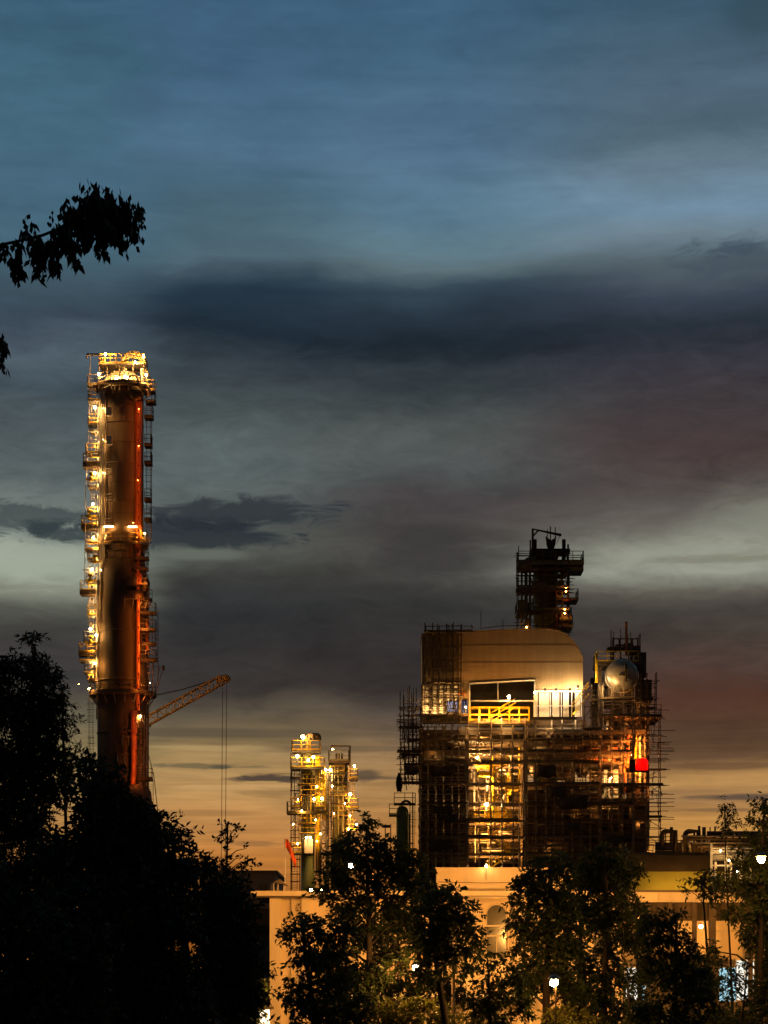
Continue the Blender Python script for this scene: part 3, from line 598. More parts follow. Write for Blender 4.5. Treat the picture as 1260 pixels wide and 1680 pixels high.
# ------------------------------------------------------------------ scaffolds
def scaffold(name, label, D0, x0, x1, nx, ytop, ybot, lifts, decks=(), depth=1.5, nd_=2, seed=1, over=(0, 0), topvar=10, m=None, braces=True, cat='scaffold', grp='scaffolds around the plant', rails=True, dens=1.0, extra=0, sheets=0):
    """tube scaffold: standards, ledgers, braces and plank decks, each its own part. Photo units at distance D0; depth in metres"""
    R = random.Random(seed); k = D0/F; m = m or m_tube
    root = thing(name, label, cat, P((x0+x1)/2, ybot, D0), grp)
    xs = [x0+(x1-x0)*i/(nx-1) for i in range(nx)]
    for i, x in enumerate(xs):
        for j in range(nd_):
            yy = D0+depth*j/max(1, nd_-1)
            bar(root, 'standard', P(x+R.uniform(-2.2,2.2),ytop-R.random()*topvar,D0)+Vector((0,yy-D0,0)), P(x,ybot,D0)+Vector((0,yy-D0,0)), .055, m)
    for y in lifts:
        for j in range(nd_):
            yy = D0+depth*j/max(1, nd_-1)
            for dy in (0, 6.5*.0694/k, 13*.0694/k) if rails else (0,):
                if dy and R.random() > .5*dens: continue
                a, b = x0-over[0]*R.random(), x1+over[1]*R.random()
                if R.random() < .35: a = x0+(x1-x0)*R.uniform(.1,.6)
                if R.random() < .3: b = x1-(x1-x0)*R.uniform(.1,.35)
                bar(root, 'ledger', P(a,y-dy+R.uniform(-1.2,1.2),D0)+Vector((0,yy-D0-.09,0)), P(b,y-dy+R.uniform(-1.2,1.2),D0)+Vector((0,yy-D0-.09,0)), .048, m, 4)
        for x in xs:
            if R.random() < .7: bar(root, 'transom', P(x,y+1,D0)+Vector((0,-.5*R.random(),0)), P(x,y+1,D0)+Vector((0,depth+.5*R.random(),0)), .048, m, 4)
    for y, a, b in decks:
        mb = MB(); n = max(2, int((b-a)*k/2.4)); wx = (b-a)/n
        for q in range(n):
            for s in range(5):
                p = P(a+q*wx-.8,y-1.2+R.uniform(-.3,.3),D0); p2 = P(a+(q+1)*wx+.8,y,D0); yy = .05+(depth-.1)*s/5
                mb.box((p.x,D0+yy,p2.z-.04), (p2.x,D0+yy+(depth-.1)/5-.02,p2.z+.03+R.uniform(0,.03)))
        t = P(a,y,D0); t2 = P(b,y,D0); mb.box((t.x,D0-.06,t.z-.02), (t2.x,D0-.01,t.z+.17))
        build(mb, 'plank_deck', m_plank, root)
    if braces:
        for _ in range(max(2, int(nx*len(lifts)/7))):
            i = R.randrange(nx-1); q = R.randrange(max(1, len(lifts)-1)); s = R.choice((0,1))
            bar(root, 'brace', P(xs[i+s],lifts[q],D0)+Vector((0,-.16,0)), P(xs[i+1-s],lifts[min(q+1, len(lifts)-1)],D0)+Vector((0,-.16,0)), .045, m, 4)
    for _ in range(extra):                           # loose poles, short uprights and hung sheets between the lifts
        x = R.uniform(x0, x1); q = R.randrange(max(1, len(lifts)-1)); y = lifts[q]; yy = R.choice((-.12, depth*.5, depth+.1)); h = R.uniform(8, 34)
        bar(root, 'loose_pole', P(x,y,D0)+Vector((0,yy,0)), P(x+R.choice((-1,1))*R.uniform(0,5),y+h,D0)+Vector((0,yy,0)), R.choice((.04,.05,.07)), m, 4)
    for _ in range(sheets):
        q = R.randrange(max(1, len(lifts)-2)); w = R.uniform(14, 40); x = R.uniform(x0, max(x0+1, x1-w)); ya = lifts[q]+1.5+R.uniform(0,3); yb = lifts[q+1]+R.uniform(-7,9); mb = MB()
        for j in range(5):
            for i in range(6):
                f = i/5; p = P(x+w*f+R.uniform(-.7,.7)+(j-2)*R.uniform(-.6,.6), ya+(yb-ya)*j/4+1.8*math.sin(f*3.14)*(j == 0)+R.uniform(-3,3)*(j == 4), D0); mb.v.append((p.x, D0-.2+.1*math.sin(f*9+j), p.z))
        for j in range(4):
            for i in range(5): k0 = j*6+i; mb.face((k0, k0+6, k0+7, k0+1), True)
        o = build(mb, 'hung_sheet', R.choice((m_plank, m_dark, m_brnpanel)), root); o.modifiers.new('cloth', 'SOLIDIFY').thickness = .02
    return root

# ------------------------------------------------------------------ process structure: decks, columns, stair bay
D = 250.0; K = D/F
def XZ(pts, D=250.0): return [(P(x,y,D).x, P(x,y,D).z) for x, y in pts]
ps = thing('process_structure', 'huge steel process structure of stacked decks with a glowing yellow stair in its middle', 'process plant', (P(870,1600,D).x, D, 0))
posts = [692, 728, 766, 861, 900, 940, 984, 1018, 1046, 1062]
for x in posts:
    for dy in (0, 4.5, 9):
        y0 = 1192 if x < 980 else (1095 if x < 1040 else 1120)
        p = P(x, y0, D); build(MB().box((p.x-.22,D+dy-.22,0), (p.x+.22,D+dy+.22,p.z)), 'column', m_dark, ps)
DK = [1198, 1214, 1232, 1250, 1285, 1318, 1345, 1372, 1400, 1425]
RS = random.Random(5)
def deckpart(y, x0, x1, d0, d1, th, m=None, name='deck'):
    a, b = P(x0,y,D), P(x1,y,D); return build(MB().box((a.x,D+d0,a.z-th), (b.x,D+d1,a.z)), name, m or m_dark, ps)
for i, y in enumerate(DK):
    th = (.55, .22, .5, .3, .35, .3, .4, .3, .4, .3)[i]
    if y <= 1214: deckpart(y, 688, 1064, -.6, 9.6, th, m_dark)
    else:
        deckpart(y, 688, 767, -.5, 9.5, th); deckpart(y, 860, 1064, -.5, 9.5, th)
        deckpart(y, 767.3, 859.7, 5.2, 9.5, .25)
        build(MB().box((P(767.3,y,D).x,D-.2,P(0,y,D).z-.28), (P(859.7,y,D).x,D+.05,P(0,y,D).z)), 'edge_beam', m_dark, ps)
    mb = MB(); a = P(690, y, D); b = P(1062, y, D)
    if y not in (1198,):
        for (u, v) in ((690,766),(862,1060)): mb.rail([P(u,y,D)+Vector((0,-.45,0)), P(v,y,D)+Vector((0,-.45,0))], 1.1, .04, 2.0, 4)
        build(mb, 'railing', m_tube, ps)
# main deck edge channel: bright lamp-lit kerb
for x0, x1 in ((750,792),(793,848),(862,912),(914,958)):
    build(MB().box(P(x0,1193.5,D-.75), P(x1,1196.5,D-.62)), 'deck_kerb', m_steel, ps)
# deep dark cladding of the two flanks
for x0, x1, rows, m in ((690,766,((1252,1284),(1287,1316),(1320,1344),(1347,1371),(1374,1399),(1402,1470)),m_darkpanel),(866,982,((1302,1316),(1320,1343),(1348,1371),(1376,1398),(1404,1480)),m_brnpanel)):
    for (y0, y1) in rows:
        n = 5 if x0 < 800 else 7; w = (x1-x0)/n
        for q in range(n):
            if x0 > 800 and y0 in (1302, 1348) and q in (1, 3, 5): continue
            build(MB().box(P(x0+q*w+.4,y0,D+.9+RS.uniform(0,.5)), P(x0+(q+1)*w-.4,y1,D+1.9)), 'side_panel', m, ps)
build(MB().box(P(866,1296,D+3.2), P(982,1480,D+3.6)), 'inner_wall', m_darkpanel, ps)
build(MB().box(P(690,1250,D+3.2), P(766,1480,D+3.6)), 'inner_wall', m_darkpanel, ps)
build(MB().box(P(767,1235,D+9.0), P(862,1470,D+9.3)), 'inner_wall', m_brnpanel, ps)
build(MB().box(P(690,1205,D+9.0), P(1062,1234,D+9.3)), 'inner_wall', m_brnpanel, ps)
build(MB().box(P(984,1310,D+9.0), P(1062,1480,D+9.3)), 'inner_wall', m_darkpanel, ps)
# the stair: flights and landings climbing between the decks
def flight(xa, ya, xb, yb, d0, m=None):
    a, b = P(xa,ya,D), P(xb,yb,D); mb = MB(); n = max(4, int(abs(a.z-b.z)/.22))
    for s in (0, 1.0):
        mb.tube([a+Vector((0,d0+s,0)), b+Vector((0,d0+s,0))], .11, 4); mb.tube([a+Vector((0,d0+s,1.0)), b+Vector((0,d0+s,1.0))], .05, 4); mb.tube([a+Vector((0,d0+s,.5)), b+Vector((0,d0+s,.5))], .035, 4)
        for q in range(0, 7): p = a.lerp(b, q/6)+Vector((0,d0+s,0)); mb.tube([p, p+Vector((0,0,1.0))], .04, 4)
    for q in range(n): p = a.lerp(b, (q+.5)/n); mb.box((p.x-.14,D+d0+.05,p.z-.02), (p.x+.14,D+d0+.95,p.z+.02))
    return build(mb, 'stair_flight', m or m_yel, ps)
SL = [(803,1425,838,1400),(838,1400,805,1373),(803,1373,840,1345),(838,1345,806,1318),(802,1320,838,1292),(836,1292,806,1268),(804,1268,834,1250)]
for i, (xa, ya, xb, yb) in enumerate(SL): flight(xa, ya, xb, yb, .6 if i % 2 else 1.9)
for y, x0, x1 in ((1400,832,852),(1373,788,810),(1345,832,854),(1318,786,812),(1292,832,852),(1268,786,812),(1345,780,812),(1250,780,834)):
    a, b = P(x0,y,D), P(x1,y,D)
    o = build(MB().box((a.x,D+.4,a.z-.16), (b.x,D+3.2,a.z)), 'stair_landing', m_yel, ps)
    mb = MB(); mb.rail([a+Vector((0,.45,0)), b+Vector((0,.45,0))], 1.1, .05, 1.1, 4, .2); build(mb, 'railing', m_yel, o)
for y0, y1, x0, x1 in ((1255,1262,782,810),(1328,1343,795,830)): build(MB().box(P(x0,y0,D+3.4), P(x1,y1,D+3.8)), 'stair_screen', m_yel, ps)
# pipework running through the bays
def pipe(pts, r, m, name='process_pipe'): return build(MB().tube(pts, r, 8), name, m, ps)
for _ in range(34):
    x = RS.uniform(770, 858); y0 = RS.uniform(1200, 1380); pipe([P(x,y0,D+RS.uniform(3.5,8)), P(x,min(1430, y0+RS.uniform(18,90)),D+RS.uniform(3.5,8))], RS.choice((.05,.08,.12,.18)), RS.choice((m_steel,m_cream,m_yel,m_tube)))
for _ in range(22):
    y = RS.uniform(1240, 1420); d = RS.uniform(3.8, 8); x0 = RS.uniform(768, 820); pipe([P(x0,y,D+d), P(x0+RS.uniform(20,60),y,D+d)], RS.choice((.06,.1,.16)), RS.choice((m_steel,m_cream,m_tube)))
for _ in range(26):
    y = RS.uniform(1202, 1248); x0 = RS.uniform(692, 1000); d = RS.uniform(.2, 6); pipe([P(x0,y,D+d), P(x0+RS.uniform(20,90),y,D+d)], RS.choice((.06,.1,.16,.22)), RS.choice((m_steel,m_dark,m_tube)))
for _ in range(14):
    x = RS.uniform(990, 1058); y0 = RS.uniform(1130, 1300); pipe([P(x,y0,D+RS.uniform(.6,5)), P(x,y0+RS.uniform(25,110),D+RS.uniform(.6,5))], RS.choice((.06,.1,.16,.22)), RS.choice((m_steel,m_dark,m_tube)))
pipe([P(856,1338,D-.6), P(856,1318,D-.6)]+[Vector(q) for q in arc(P(852,1318,D-.6),4*K,0,-150,7)], .1, m_steel)
pipe([P(852,1318,D-.7), P(852,1426,D-.7)], .1, m_steel); pipe([P(858,1280,D-.7), P(858,1312,D-.7)], .09, m_steel)
for (x, y, w, h, d) in ((742,1219,16,18,2),(716,1225,10,16,3),(880,1262,22,26,3),(925,1270,30,20,3),(900,1222,14,14,2),(955,1262,20,28,4),(970,1320,16,20,3),(1040,1330,16,30,2),(1020,1370,22,34,3),(1048,1190,12,22,2),(1000,1200,12,20,2),(1010,1150,20,14,3)):
    p = P(x,y,D+d); mb = MB()
    mb.lathe(p, [(.05,-h*K/2),(w*K/2*.7,-h*K/2+.05),(w*K/2,-h*K/2+.4),(w*K/2,h*K/2-.4),(w*K/2*.7,h*K/2-.05),(.05,h*K/2)], 16); build(mb, 'small_vessel', RS.choice((m_dark,m_lower,m_tube)), ps)
# upper right tower deck and frame
landing(ps, 978, 1046, 1088, D, -1.2, 4, .3, 'fl', m_dark, m_yel, .2, rh=1.2)
landing(ps, 984, 1068, 1146, D, -.8, 6, .5, 'f', m_dark, m_dark, .1); landing(ps, 984, 1084, 1174, D, -.9, 6, .4, 'f', m_dark, m_dark, .1)
mb = MB(); mb.tube([P(978.5,1071,D-1.3), P(978.5,1120,D-1.3)], .16, 6)
for y in (1074, 1088, 1104, 1119): mb.tube([P(976,y,D-1.3), P(981,y,D-1.3)], .12, 4)
build(mb, 'yellow_post', m_yel, ps)
for x in (984, 990): bar(ps, 'ladder_stile', P(x,1120,D-.9), P(x,1200,D-.9), .06, m_steel)
for x, y0, y1, r in ((1006,1046,1090,.13),(1016,1048,1070,.1),(1027.5,1020,1075,.16),(1037,1048,1090,.12),(1046,1046,1090,.08),(1007,1036,1048,.05)): bar(ps, 'mast', P(x,y0,D+1), P(x,y1,D+1), r, m_red if r == .16 else m_dark)
for y in (1048,): bar(ps, 'beam', P(1007,y,D+1), P(1047,y,D+1), .07, m_dark)
for (x, y, w, h) in ((1004,1066,14,9),(1017,1063,14,12),(1030,1062,12,14),(1041,1068,14,18),(1050,1090,14,40),(1044,1110,18,30),(1058,1130,16,30)):
    build(MB().box(P(x-w/2,y-h/2,D+2), P(x+w/2,y+h/2,D+4)), 'equipment_box', m_dark, ps)
build(MB().tube([P(1046,1075,D+1.2), P(1055,1095,D+1.2), P(1056,1112,D+1.2)], .3, 8), 'process_pipe', m_dark, ps)
for x, y0, y1, m in ((997,1182,1202,m_wht),(1037,1180,1215,m_red),(1030,1190,1260,m_red),(1043,1200,1270,m_yel),(1050,1205,1290,m_cream),(1058,1205,1290,m_steel),(1025,1245,1300,m_red)): pipe([P(x,y0,D-.4), P(x,y1,D-.4)], .14, m)
for x0, y0, x1, y1 in ((1026,1186,1036,1195),(1002,1290,1012,1305)): pipe([P(x0,y0,D-.3), P(x1,y1,D-.3)], .12, m_cream)
build(MB().box(P(991,1262,D+3.0), P(1014,1310,D+3.2)), 'lit_area_panel', m_wht, ps)  # white panel put in so this area looks brightly lit
for y in range(1266, 1332, 6): bar(ps, 'pipe_rail', P(964,y,D+1.2), P(1014,y+1,D+1.2), .05, m_wht, 4)
build(MB().box(P(963,1226,D+4), P(1014,1254,D+4.2)), 'lit_area_panel', m_red, ps)
for x, y, dd, c, I, r, pole in ((783,1243,2.5,WARM,120,.14,1.2),(798,1320,-.2,WARM,90,.17,1.0),(798,1425,-.3,WARM,30,.12,1.0),(1003,1276,1.6,WARM,40,.14,0),(835,1143,-.6,WARM,30,.17,1.6),(878,1136,-2.3,WARM,14,.11,1.4),(764,1160,-2.2,WARM,6,.05,1),(1036,1238,-.2,ORG,50,.12,0)):
    flood_or_fill(ps, P(x,y,D+dd), I, c, r, pole)
for x, y, dd, c, I in ((788,1252,3.2,WARM,120),(800,1278,3,WARM,120),(832,1262,3.4,SOD,80),(820,1300,3.6,SOD,110),(790,1308,3.6,WARM,70),(812,1352,3.5,SOD,120),(790,1362,3.6,SOD,60),(796,1388,3.6,SOD,80),(832,1384,3.6,SOD,50),(815,1412,3.5,SOD,50),(772,1266,2.5,WARM,40),(850,1330,3,SOD,30),(790,1215,2.5,SOD,40),(835,1222,2.5,SOD,40),
      (1022,1228,.4,ORG,50),(1034,1262,.4,ORG,45),(985,1238,2.0,ORG,30),(972,1245,2.6,ORG,16),(1001,1292,1.4,WARM,26),(1037,1210,.4,ORG,36),(1010,1250,1.8,ORG,30),(1030,1195,.2,ORG,16),
      (745,1156,-2.4,WARM,26),(705,1168,-2.6,WARM,34),(722,1172,-2.4,WARM,26),(905,1176,-2.4,SILV,9),(940,1174,-2.6,SILV,9),(894,1131,-1.9,SILV,10),(912,1131,-2.0,SILV,18),(935,1131,-2.0,SILV,26),(948,1126,-1.9,SILV,18),(790,1176,-3.9,SOD,60),(820,1178,-3.9,SOD,60),(850,1176,-3.9,SOD,50),(994,1128,-4.0,WARM,34),(830,1202,-1.2,WARM,12),(900,1202,-1.2,WARM,10),(770,1202,-1.2,WARM,10),
      (885,1260,-.9,SOD,2.5),(945,1335,-.9,SOD,2.5),(905,1395,-.9,SOD,4),(710,1240,-.9,SOD,3),(1030,1224,-1.3,ORG,45),(1042,1246,-1.4,ORG,60),(1046,1275,-1.3,ORG,45),(1026,1258,-1.3,ORG,45),(1052,1214,-1.3,ORG,30),(1012,1246,-1.2,ORG,26),(990,1250,.2,ORG,26),(975,1232,.2,ORG,22),(1050,1350,-.5,SOD,8),(1065,1400,-.5,SOD,8),(1030,1420,-.5,SOD,8),(1070,1300,-.5,ORG,8),(1055,1160,-.8,SOD,5),(990,1330,.4,SOD,6)):
    fill_flood(ps, P(x,y,D+dd), I, c, .07)  # mostly hidden fills, added to brighten bays, pipes and cladding
mb = MB(); mb.rail([P(770,1188,D-3.0), P(868,1188,D-3.0)], 1.9, .08, 1.2, 4, .3); mb.rail([P(772,1183,D-1.0), P(868,1183,D-1.0)], 1.4, .07, 1.1, 4, .3); build(mb, 'yellow_railing', m_yel, ps)
flt = [(806,1184,846,1160)]
for q in flt:
    a, b = P(q[0],q[1],D-2.2), P(q[2],q[3],D-2.2); mb = MB()
    for z in (0, .5, 1.0): mb.tube([a+Vector((0,0,z)), b+Vector((0,0,z))], .09, 4)
    build(mb, 'stair_flight', m_yel, ps)
a, b = P(938,1175,D-2.4), P(966,1138,D-2.4); mb = MB()
for z in (0, .9, 1.3): mb.tube([a+Vector((0,0,z)), b+Vector((0,0,z))], .08, 4)
build(mb, 'stair_flight', m_yel, ps)
deckpart(1189, 768, 870, -3.3, 1.0, .2, m_plank)
for x in range(785, 860, 12): build(MB().box(P(x,1180,D-2.0), P(x+7,1188,D-1.2)), 'deck_equipment', RS.choice((m_dark,m_steel,m_tube)), ps)
for x in (905, 922, 944): bar(ps, 'bollard', P(x,1181,D-1.3), P(x,1196,D-1.3), .09, m_wht)
for x0, x1 in ((862,876),(878,902),(904,921),(923,946),(948,962)): build(MB().box(P(x0,1181,D-.5), P(x1,1195,D-.2)), 'fascia_panel', m_brnpanel, ps)

# ------------------------------------------------------------------ sheet metal shelter on the main deck
sh = thing('sheet_metal_shelter', 'boxy profiled sheet shelter with chamfered right corner and open lit front on the main deck', 'shelter', P(825,1190,D))
d0, d1 = D-1.0, D+7.5
outline = [(753,1042),(760,1040),(845,1036),(900,1036),(915,1038.5),(927,1044.5),(937,1053),(946,1065),(952,1076),(955,1086),(955,1133),(877.5,1133),(877.5,1114.5),(770,1121),(770,1176),(753,1176)]
mb = MB(); mb.prism(XZ(outline[::-1]), d0, d0+.2); build(mb, 'front_wall', m_clad, sh)
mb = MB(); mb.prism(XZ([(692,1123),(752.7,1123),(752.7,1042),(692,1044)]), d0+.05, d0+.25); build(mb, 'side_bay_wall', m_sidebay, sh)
mb = MB()
for x0, x1, y in ((755,942,1062),(755,953.5,1090)): p0 = P(x0,y,D); p1 = P(x1,y,D); mb.box((p0.x,d0-.06,p0.z-.03), (p1.x,d0-.038,p0.z+.03))
build(mb, 'sheet_joint_cover', m_clad, sh)
mb = MB(); rl_ = [(691,1043.4),(760,1039.4),(845,1035.4),(900.3,1035.4),(915.5,1037.9),(927.7,1044),(937.8,1052.5),(946.8,1064.6),(952.8,1075.7),(955.8,1086)]
for a, b in zip(rl_, rl_[1:]):
    A, B = XZ([a])[0], XZ([b])[0]; mb.prism([A, B, (B[0],B[1]+.12), (A[0],A[1]+.12)], d0-.12, d1)
build(mb, 'roof', m_clad, sh)
build(MB().box((P(955,0,D).x-.2,d0+.21,P(0,1133,D).z), (P(955,0,D).x-.02,d1,P(0,1088,D).z)), 'end_wall', m_clad, sh)
build(MB().box((P(692,0,D).x+.02,d0+.31,P(0,1176,D).z), (P(692,0,D).x+.2,d1,P(0,1045,D).z)), 'end_wall', m_clad, sh)
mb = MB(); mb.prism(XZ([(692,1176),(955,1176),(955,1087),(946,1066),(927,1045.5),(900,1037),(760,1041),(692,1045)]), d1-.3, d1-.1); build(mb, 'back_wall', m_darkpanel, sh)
mb = MB(); mb.tube([P(770.5,1176,d0-.06), P(770.5,1121.6,d0-.06), P(877,1115.4,d0-.06), P(877,1176,d0-.06)], .13, 4); mb.tube([P(817,1119,d0-.04), P(817,1150,d0-.04)], .1, 4)
mb.tube([P(773,1150,d0+1), P(876,1150,d0+1)], .12, 4); build(mb, 'opening_frame', m_wht, sh)
for x0, x1 in ((878.5,882),(884.5,901),(906,917.5),(924,933),(943,952)): build(MB().box(P(x0,1135,d0+.1), P(x1,1176,d0+.22)), 'wall_panel', m_cream, sh)
mb = MB(); mb.tube([P(878,1158,d0-.1), P(955,1158,d0-.1)], .06, 4); mb.tube([P(878,1134,d0-.08), P(955,1134,d0-.08)], .13, 4)
for x in (878, 903, 921, 938, 954): mb.tube([P(x,1134,d0-.05), P(x,1176,d0-.05)], .07, 4)
build(mb, 'panel_frame', m_wht, sh)
for x0, x1, y0, y1 in ((693,703,1125,1172),(708,716,1125,1172),(719,727,1125,1172),(730,738,1125,1150),(741,751.5,1125,1150)):
    build(MB().box(P(x0,y0,d0+.2), P(x1,y1,d0+.32)), 'wall_panel', m_cream, sh)
mb = MB()
for x in (692.5, 705, 717.5, 728.5, 739.5, 752): mb.tube([P(x,1122,d0+.02), P(x,1176,d0+.02)], .13, 4)
for y in (1124, 1137, 1147, 1157, 1167): mb.tube([P(692,y,d0-.04), P(752,y-1,d0-.04)], .06 if y % 2 else .1, 4)
build(mb, 'panel_frame', m_dark, sh)
build(MB().box(P(752,1136.5,d0-.2), P(763,1139.5,d0-.05)), 'red_sign_board', m_red, sh)
mb = MB()
for (x, y) in ((775,1013),(776,1040)): pass
mb.tube([P(789,1003,D+1), P(789,1038,D+1)], .05, 4); mb.tube([P(825,1016,D+1), P(825,1037,D+1)], .05, 4); mb.tube([P(791,1031,D+1), P(820,1027,D+1), P(864,1026,D+1)], .05, 4)
build(mb, 'roof_guard_rail', m_dark, sh)
def tarp(name, label, x0, x1, y0, y1, Dd, m, seed=1, shape=None, amp=.18):
    R = random.Random(seed); mb = MB(); nx, ny = 14, 8
    for j in range(ny+1):
        for i in range(nx+1):
            f, g_ = i/nx, j/ny; sc = shape(g_) if shape else 1.0
            x = x0+(x1-x0)*(.5+(f-.5)*sc); y = y0+(y1-y0)*g_
            p = P(x,y,Dd); mb.v.append((p.x, Dd+amp*math.sin(f*17+g_*2+seed)+R.uniform(-.04,.04), p.z+R.uniform(-.04,.04)))
    for j in range(ny):
        for i in range(nx): q = j*(nx+1)+i; mb.face((q, q+nx+1, q+nx+2, q+1), True)
    o = build(mb, name, m, None, P((x0+x1)/2,y1,Dd)); o.modifiers.new('cloth', 'SOLIDIFY').thickness = .02
    return tag(o, label, 'tarp')
tarp('tarpaulin', 'crumpled blue tarp hung beside the opening of the shelter', 733, 751, 1151, 1168, D-1.5, m_blue, 2)
tarp('tarpaulin', 'narrow blue sheet hung at the left edge of the shelter opening', 757, 768, 1149, 1170, D-1.3, m_blue, 3)
tarp('tarpaulin', 'torn black sheet dangling from the left end of the scaffold', 651, 659, 1268, 1299, 244.3, m_net, 4, lambda g: .35+1.0*math.sin(min(1, g*1.1)*2.6))
# drum with polished head
dr = thing('horizontal_drum', 'round polished drum end gleaming beside the shelter, under the yellow railing', 'drum', P(1018,1140,D))
p = P(1018,1112,D); R_ = 26.5*K; prof = [(.02,-3.0)]+[(R_*math.sin(t), -1.9-1.1*math.cos(t)) for t in [math.pi/2*k/9 for k in range(1, 10)]]+[(R_,5),(.05,5.4)]
build(MB().lathe(p, prof, 40, 'y'), 'shell', m_alu, dr)
build(MB().lathe(p+Vector((0,0,0)), [(R_+.01,-1.55),(R_+.1,-1.5),(R_+.1,-1.3),(R_+.01,-1.25)], 40, 'y'), 'rim', m_steel, dr)
for dy in (-1, 3): build(MB().box((p.x-1.5,D+dy-.25,P(0,1145,D).z), (p.x+1.5,D+dy+.25,p.z-R_*.72)), 'saddle', m_dark, dr)
mb = MB(); mb.tube([p+Vector((.25,-3.05,1.2)), p+Vector((.25,-3.2,-.9))], .14, 6); mb.tube([p+Vector((-.5,-3.1,-.1)), p+Vector((.4,-3.1,-.1))], .09, 6); mb.box(p+Vector((.1,-3.3,-.2)), p+Vector((.5,-3.0,.5)))
build(mb, 'level_gauge', m_dark, dr)
rb = thing('red_housing', 'red rounded housing given a glow fixed on the right scaffold', 'housing', P(1052,1263,246.0))
p = P(1053,1253.5,245.6); mb = MB(); mb.lathe(p, [(.05,-.72),(.62,-.70),(.72,-.5),(.70,.3),(.5,.6),(.05,.74)], 18); o = build(mb, 'lens', emit('red_cover_glow', (1.0,.002,.001), 1.0), rb)  # lens is a red cover; its emission stands in for lamp light
mb = MB(); mb.box(p+Vector((-1.35,-.2,-.9)), p+Vector((-.74,.6,.45))); mb.box(p+Vector((-.7,-.3,-.9)), p+Vector((.75,.6,-.74))); build(mb, 'back_box', m_net, rb)

# ------------------------------------------------------------------ scaffolded upper column
D = 262.0; K = D/F
uc = thing('scaffolded_column', 'dark column wrapped in scaffold rising behind the shelter roof', 'refinery column', (P(897,1600,D).x, D, 0))
cx = P(895,1600,D).x; r = 20*K
build(MB().lathe((cx,D,0), [(r,0),(r,Z(934,D)),(r*.8,Z(926,D)),(.05,Z(923,D))], 36), 'shell', m_green, uc)
for y in (945, 968, 1003): build(MB().lathe((cx,D,0), [(r+.02,Z(y,D)-.12),(r+.12,Z(y,D)-.1),(r+.12,Z(y,D)+.1),(r+.02,Z(y,D)+.12)], 36), 'stiffener_band', m_olive, uc)
mb = MB(); mb.tube([P(874,930,D-1.5), P(874,868,D-1.5), P(921,878,D-1.5)], .17, 6); mb.tube([P(874,880,D-1.5), P(883,870.5,D-1.5)], .11, 4); mb.tube([P(918.5,878,D-1.5), P(913,893,D-1.5)], .04, 4)
build(mb, 'davit', m_net, uc)
mb = MB()
for s in (-1, 1): mb.prism(XZ([(904,905),(904+s*3,905),(904+s*7,894),(904+s*8.5,880),(904+s*5,884),(904,887)] [::(1 if s < 0 else -1)], D), D-.3-.01*s, D+.4)
build(mb, 'forked_vent', m_net, uc)
for x, y0, y1, rr in ((903,864,905,.07),(911,865,890,.06),(898,868,885,.05),(878,885,930,.2),(870,886,930,.1),(925,885,930,.24),(932,893,1040,.12),(910,900,930,.12),(848,918,970,.1),(882,905,930,.12)): bar(uc, 'mast', P(x,y0,D-.5), P(x,y1,D-.5), rr, m_net)
for y, x0, x1, th in ((903,870,934,.5),(914,880,915,.3)): a, b = P(x0,y,D), P(x1,y,D); build(MB().box((a.x,D-1.2,a.z-th), (b.x,D+1.2,a.z)), 'top_beam', m_net, uc)
for y, x0, x1, th in ((926,848,955,.5),(935,920,955,.45),(967,848,932,.4),(986,914,947,.2),(1003,872,932,.25),(1016,916,936,.5),(1029,914,938,.35),(1008,846,866,.25)):
    landing(uc, x0, x1, y, D, -2.6 if x1-x0 > 40 else -2.0, 1.6, th, 'flr', m_olive, m_dark, .1, rh=1.1)
build(MB().tube([P(858,940,D-1.5)]+arc(P(872,930,D-1.5),12*K,190,90,6)+[P(880,918,D-1.5)], .35, 10), 'side_pipe', m_green, uc)
build(MB().tube([P(912,944,D-1.8), P(920,946,D-1.8)]+arc(P(921,939,D-1.8),7*K,-80,0,5)+[P(928,930,D-1.8)], .34, 10), 'side_pipe', m_olive, uc)
for x, y0, y1, rr, m in ((856,926,1030,.13,m_olive),(863,926,1036,.2,m_green),(869,930,1036,.1,m_olive),(913,926,1036,.13,m_red),(922,950,1036,.12,m_olive)): bar(uc, 'riser_pipe', P(x,y0,D-2.0), P(x,y1,D-2.0), rr, m, 8)
for x, y, w, h in ((857,993,12,18),(919,959,12,12),(918,981,10,10),(865,1022,6,16)): build(MB().box(P(x-w/2,y-h/2,D-2.3), P(x+w/2,y+h/2,D-1.7)), 'equipment_box', m_olive, uc)
build(MB().box(P(925,983,D-2.4), P(937,988,D-2.0)), 'equipment_box', m_red, uc)
for x, y, I in ((928.5,965,2.5),(928.5,970,2.5),(926.5,1000,3),(926.5,1006,3),(864,1029,3)): flood_or_fill(uc, P(x,y,D-2.75), I, ORG, .09, 0)
D = 250.0; K = D/F

